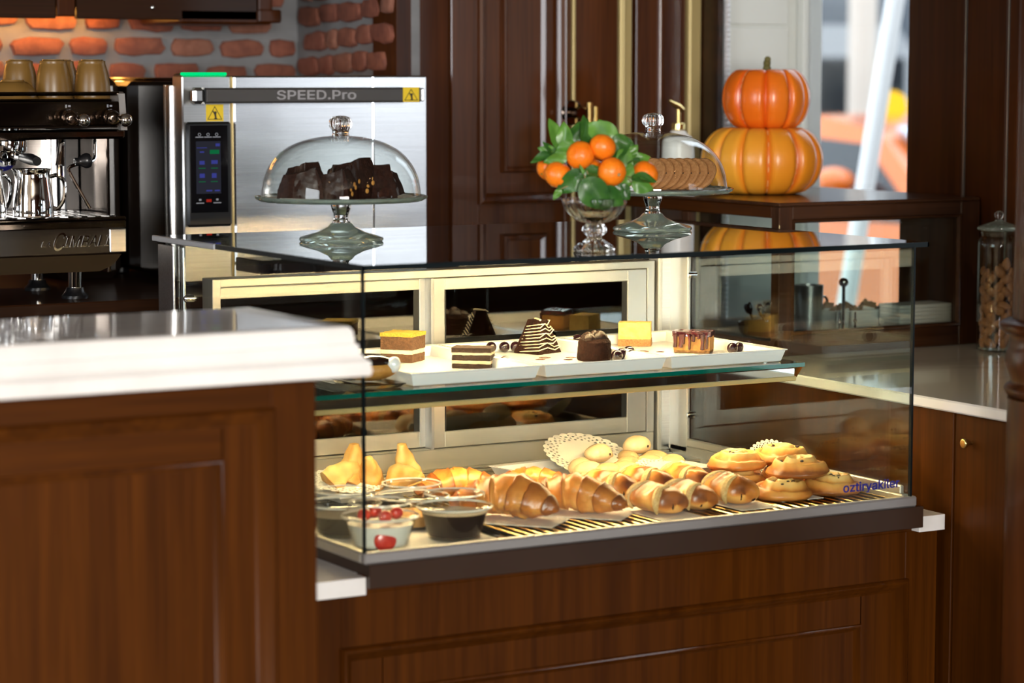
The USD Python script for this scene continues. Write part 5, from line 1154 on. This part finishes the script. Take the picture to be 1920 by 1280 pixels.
def jug(label, x, y, rz, R=.042, H=.097):
    t = Thing('milk_jug', label, 'jug', (x, y, 1.3770), rz)
    t.add('body', lathe(curve([(1e-4, 0), (R * .98, 0), (R, .003), (R * .99, H * .3), (R * .86, H * .72), (R * .82, H * .9), (R * .88, H), (R * .85, H), (R * .79, H * .9), (R * .93, H * .3), (R * .9, .005), (1e-4, .004)], 4), 48, lambda a, i, r, z: r * (1 + (.16 * math.exp(-(((a + math.pi) % (2 * math.pi) - math.pi) / .28) ** 2) * max(0, z / H - .72) / .28))), chrome)
    t.add('handle', tube(curve([(-R * .84, 0, H * .84), (-R * 1.25, 0, H * .86), (-R * 1.55, 0, H * .70), (-R * 1.50, 0, H * .35), (-R * 1.2, 0, H * .16), (-R * .98, 0, H * .18)], 5), .0042, 8), chrome)
jug('polished steel milk jug standing under the steam wand of the espresso machine', -.082, 1.345, 170)
jug('polished steel milk jug cut by the left picture edge on the machine grid', -.178, 1.360, 200)
m0 = None
mug_prof = curve([(1e-4, .0), (.0375, 0), (.0385, .003), (.0375, .020), (.036, .036), (.033, .055), (.028, .072), (.0255, .079), (1e-4, .0795)], 5)
for k, (x, y, lab) in enumerate(((-.022, 1.375, 'ochre cup standing upside down on the espresso machine, front row, left of the pair'), (.062, 1.375, 'ochre cup standing upside down on the espresso machine, front row, right of the pair'), (-.062, 1.470, 'ochre cup upside down in the back row, behind the left one of the pair'), (.028, 1.470, 'ochre cup upside down in the back row, seen between the pair'))):
    loc = (x, y, 1.6170)
    if m0 is None:
        m0 = Thing('cup', lab, 'cup', loc, group='ochre cups upside down on the machine'); m0.add('body', lathe(mug_prof, 48), mug, smooth=60); m0.add('foot_ring', lathe([(.019, .0790), (.0225, .0790), (.022, .0815), (.0195, .0815), (.019, .0790)], 32), mug)
    else: copy(m0, loc, label=lab)
bw_ = Thing('bowl', 'low ochre bowl upside down on the espresso machine at the left picture edge', 'bowl', (-.112, 1.370, 1.6170)); bw_.add('body', lathe(curve([(1e-4, 0), (.0500, 0), (.0505, .004), (.045, .020), (.034, .032), (.022, .0365), (1e-4, .037)], 5), 48), mug, smooth=60); bw_.add('foot_ring', lathe([(.019, .036), (.024, .036), (.023, .0395), (.0195, .0395), (.019, .036)], 32), mug)
solo('finial', moved(ball(.009, sub=3, s=(1, 1, 1.5)), (0, 0, .0135)), chrome, 'small chrome knob on top of the dark grinder', 'knob', (.197, 1.86, 1.6610))
solo('grinder', join(box(-.079, .079, -.12, .12, 0, .455, .02), box(-.04, .06, -.10, .10, .43, .4545, .01)), mats['machine_lacquer'], 'dark coffee grinder body between the espresso machine and the oven', 'grinder', (.197, 1.88, 1.2065), rz=0)

# ------------------------------------------------------------------ the street outside the window
asphalt = mat('asphalt', (.16, .16, .165), .8, c2=(.20, .20, .20), scale=2)
struct('street', box(2.3, 60, -.1, 70, -.10, -.0005), asphalt)
solo('pavement', box(2.1, 4.0, -.1, 40, 0.0, .02), mat('paving', (.42, .41, .40), .8), 'pale pavement strip along the shop window', 'pavement')
taxi_paint = mat('taxi_paint', (.78, .17, .015), .2, coat_weight=.7)
car_glass = mat('car_glass', (.012, .020, .026), .05, coat_weight=.5)
car_glass2 = mat('car_glass_sky', (.03, .05, .08), .03, metallic=.0, coat_weight=1.0)
tyre = mat('tyre', (.015, .015, .015), .8)
yellow_sign = glow('taxi_sign_glow', (1.0, .60, .03), 1.1)
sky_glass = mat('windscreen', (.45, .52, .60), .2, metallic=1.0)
def car(label, loc, rz, sign, paint, gl):
    t = Thing('car', label, 'car', loc, rz)
    side = [(-2.15, .30), (-2.2, .62), (-2.05, .86), (-1.35, .93), (-.72, 1.40), (-.30, 1.47), (.55, 1.46), (1.05, 1.34), (1.62, .98), (2.08, .90), (2.2, .62), (2.15, .30)]
    P = sg.Polygon(side).buffer(.06).buffer(-.06)
    Rm = np.array([[1, 0, 0, 0], [0, 0, -1, .85], [0, 1, 0, 0], [0, 0, 0, 1.0]])
    b = slab(P, 0, 1.70).apply_transform(Rm); v, f = trimesh.remesh.subdivide_to_size(b.vertices, b.faces, .25); b = trimesh.Trimesh(v, f, process=True)
    hi = np.clip((b.vertices[:, 2] - .93) / .54, 0, 1); b.vertices[:, 1] *= 1 - .20 * hi
    t.add('body', b, paint, smooth=40)
    win = [(-1.18, .97), (-.66, 1.36), (-.08, 1.40), (-.08, .97)], [(.0, .97), (.0, 1.40), (.52, 1.39), (.95, 1.28), (1.30, .99)]
    for s in (-1, 1):
        for q in win:
            m = slab(sg.Polygon(q).buffer(-.02), 0, .012).apply_transform(Rm); m.vertices[:, 1] = s * (.860 - .170 * np.clip((m.vertices[:, 2] - .93) / .54, 0, 1)) + s * (m.vertices[:, 1] - .85)
            t.add('side_window', m, gl)
        t.add('mirror', moved(ball(.11, sub=2, s=(.8, 1, .62)), (-.66, s * .93, 1.17)), paint)
    for x0, z0, x1, z1, nme in ((-1.37, .955, -.76, 1.415, 'windscreen'), (1.10, 1.325, 1.60, 1.005, 'rear_window')):
        w_ = box(-.62, .62, -.012, .012, 0, math.hypot(x1 - x0, z1 - z0)); a = math.degrees(math.atan2(x1 - x0, z1 - z0))
        t.add(nme, moved(moved(w_, rz=90), (x0, 0, z0), ry=a), sky_glass)
    for x in (-1.38, 1.35):
        for s in (-1, 1): t.add('wheel', moved(cyl(.31, -.11, .11, n=28, b=.04), (x, s * .76, .31), rx=90), tyre)
    if sign: t.add('taxi_sign', lathe(curve([(1e-4, 0), (.075, 0), (.085, .03), (.07, .085), (.03, .11), (1e-4, .115)], 4), 28).apply_translation([-.10, 0, 1.47]), yellow_sign, label='glowing yellow taxi sign on the roof')
    for s in (-1, 1): t.add('head_lamp', moved(ball(.11, sub=2, s=(.5, 1.2, .6)), (-2.12, s * .6, .66)), chrome)
car('orange taxi with a yellow roof sign parked outside the window behind the pumpkins', (6.23, 6.62, .0), 97, True, taxi_paint, car_glass)
pole_m = mat('pole_white', (.80, .80, .78), .5)
solo('street_pole', tube([(0, 0, 0), (.92, .0, 5.0)], [.034, .032], 16), pole_m, 'white leaning pole on the pavement outside the window', 'pole', (3.49, 3.47, .0205))
solo('lamp_post', tube([(0, 0, 0), (0, 0, 7)], [.10, .08], 16), mat('post_beige', (.60, .53, .45), .6), 'beige upright post across the street outside the window', 'pole', (8.6, 9.8, 0))
fac = mat('facade_grey', (.27, .25, .25), .8); fac2 = mat('facade_pale', (.48, .46, .45), .8); winm = mat('facade_glass', (.10, .12, .14), .1, coat_weight=.5)
def building(label, loc, rz, w, h, d, nb, m):
    t = Thing('building', label, 'building', loc, rz); t.add('wall', box(-w / 2, w / 2, 0, d, 0, h), m)
    for k in range(nb):
        x = -w / 2 + w * (k + .5) / nb
        t.add('pier', box(x - w / nb * .5, x - w / nb * .38, -.25, 0, 0, h), fac2)
        for z in (.0, 3.6, 7.2):
            if z + 3 < h: t.add('window', box(x - w / nb * .30, x + w / nb * .42, -.06, .02, z + .5, z + 3.0), winm)
building('grey building across the street outside the window', (17.5, 22.0, 0), -35, 26, 12, 6, 9, fac)
bush_m = mat('bush_leaf', (.10, .17, .13), .6, c2=(.30, .36, .36), scale=3)
for k, (x, y, s_, lab) in enumerate(((9.2, 12.4, .72, 'left'), (11.0, 11.6, .78, 'middle'), (12.8, 10.8, .72, 'right'))):
    m = rough(ball(1, sub=4, s=(.9, .8, 1.0)), .22, 2.2, k, 4); m.vertices[:, 2] -= m.vertices[:, 2].min()
    t = Thing('bush', f'grey green bush behind the taxis outside the window, {lab} of three', 'bush', (x, y, 0), scale=(s_,) * 3); t.add('foliage', m, bush_m)
van = Thing('van', 'grey van parked behind the bushes outside the window', 'van', (10.4, 14.2, 0), 150)
van.add('body', slab(sg.Polygon([(-2.4, .35), (-2.4, 1.0), (-1.9, 1.2), (-1.4, 2.0), (2.3, 2.05), (2.4, .35)]).buffer(.05), 0, 1.9).apply_transform(np.array([[1, 0, 0, 0], [0, 0, -1, .95], [0, 1, 0, 0], [0, 0, 0, 1.0]])), mat('van_paint', (.36, .37, .38), .3))
van.add('side_window', box(-1.5, -.6, -.97, .97, 1.25, 1.8, .02), car_glass)
for x in (-1.5, 1.5): van.add('wheel', join(moved(cyl(.34, -.11, .11, n=24, b=.04), (x, .85, .34), rx=90), moved(cyl(.34, -.11, .11, n=24, b=.04), (x, -.85, .34), rx=90)), tyre)
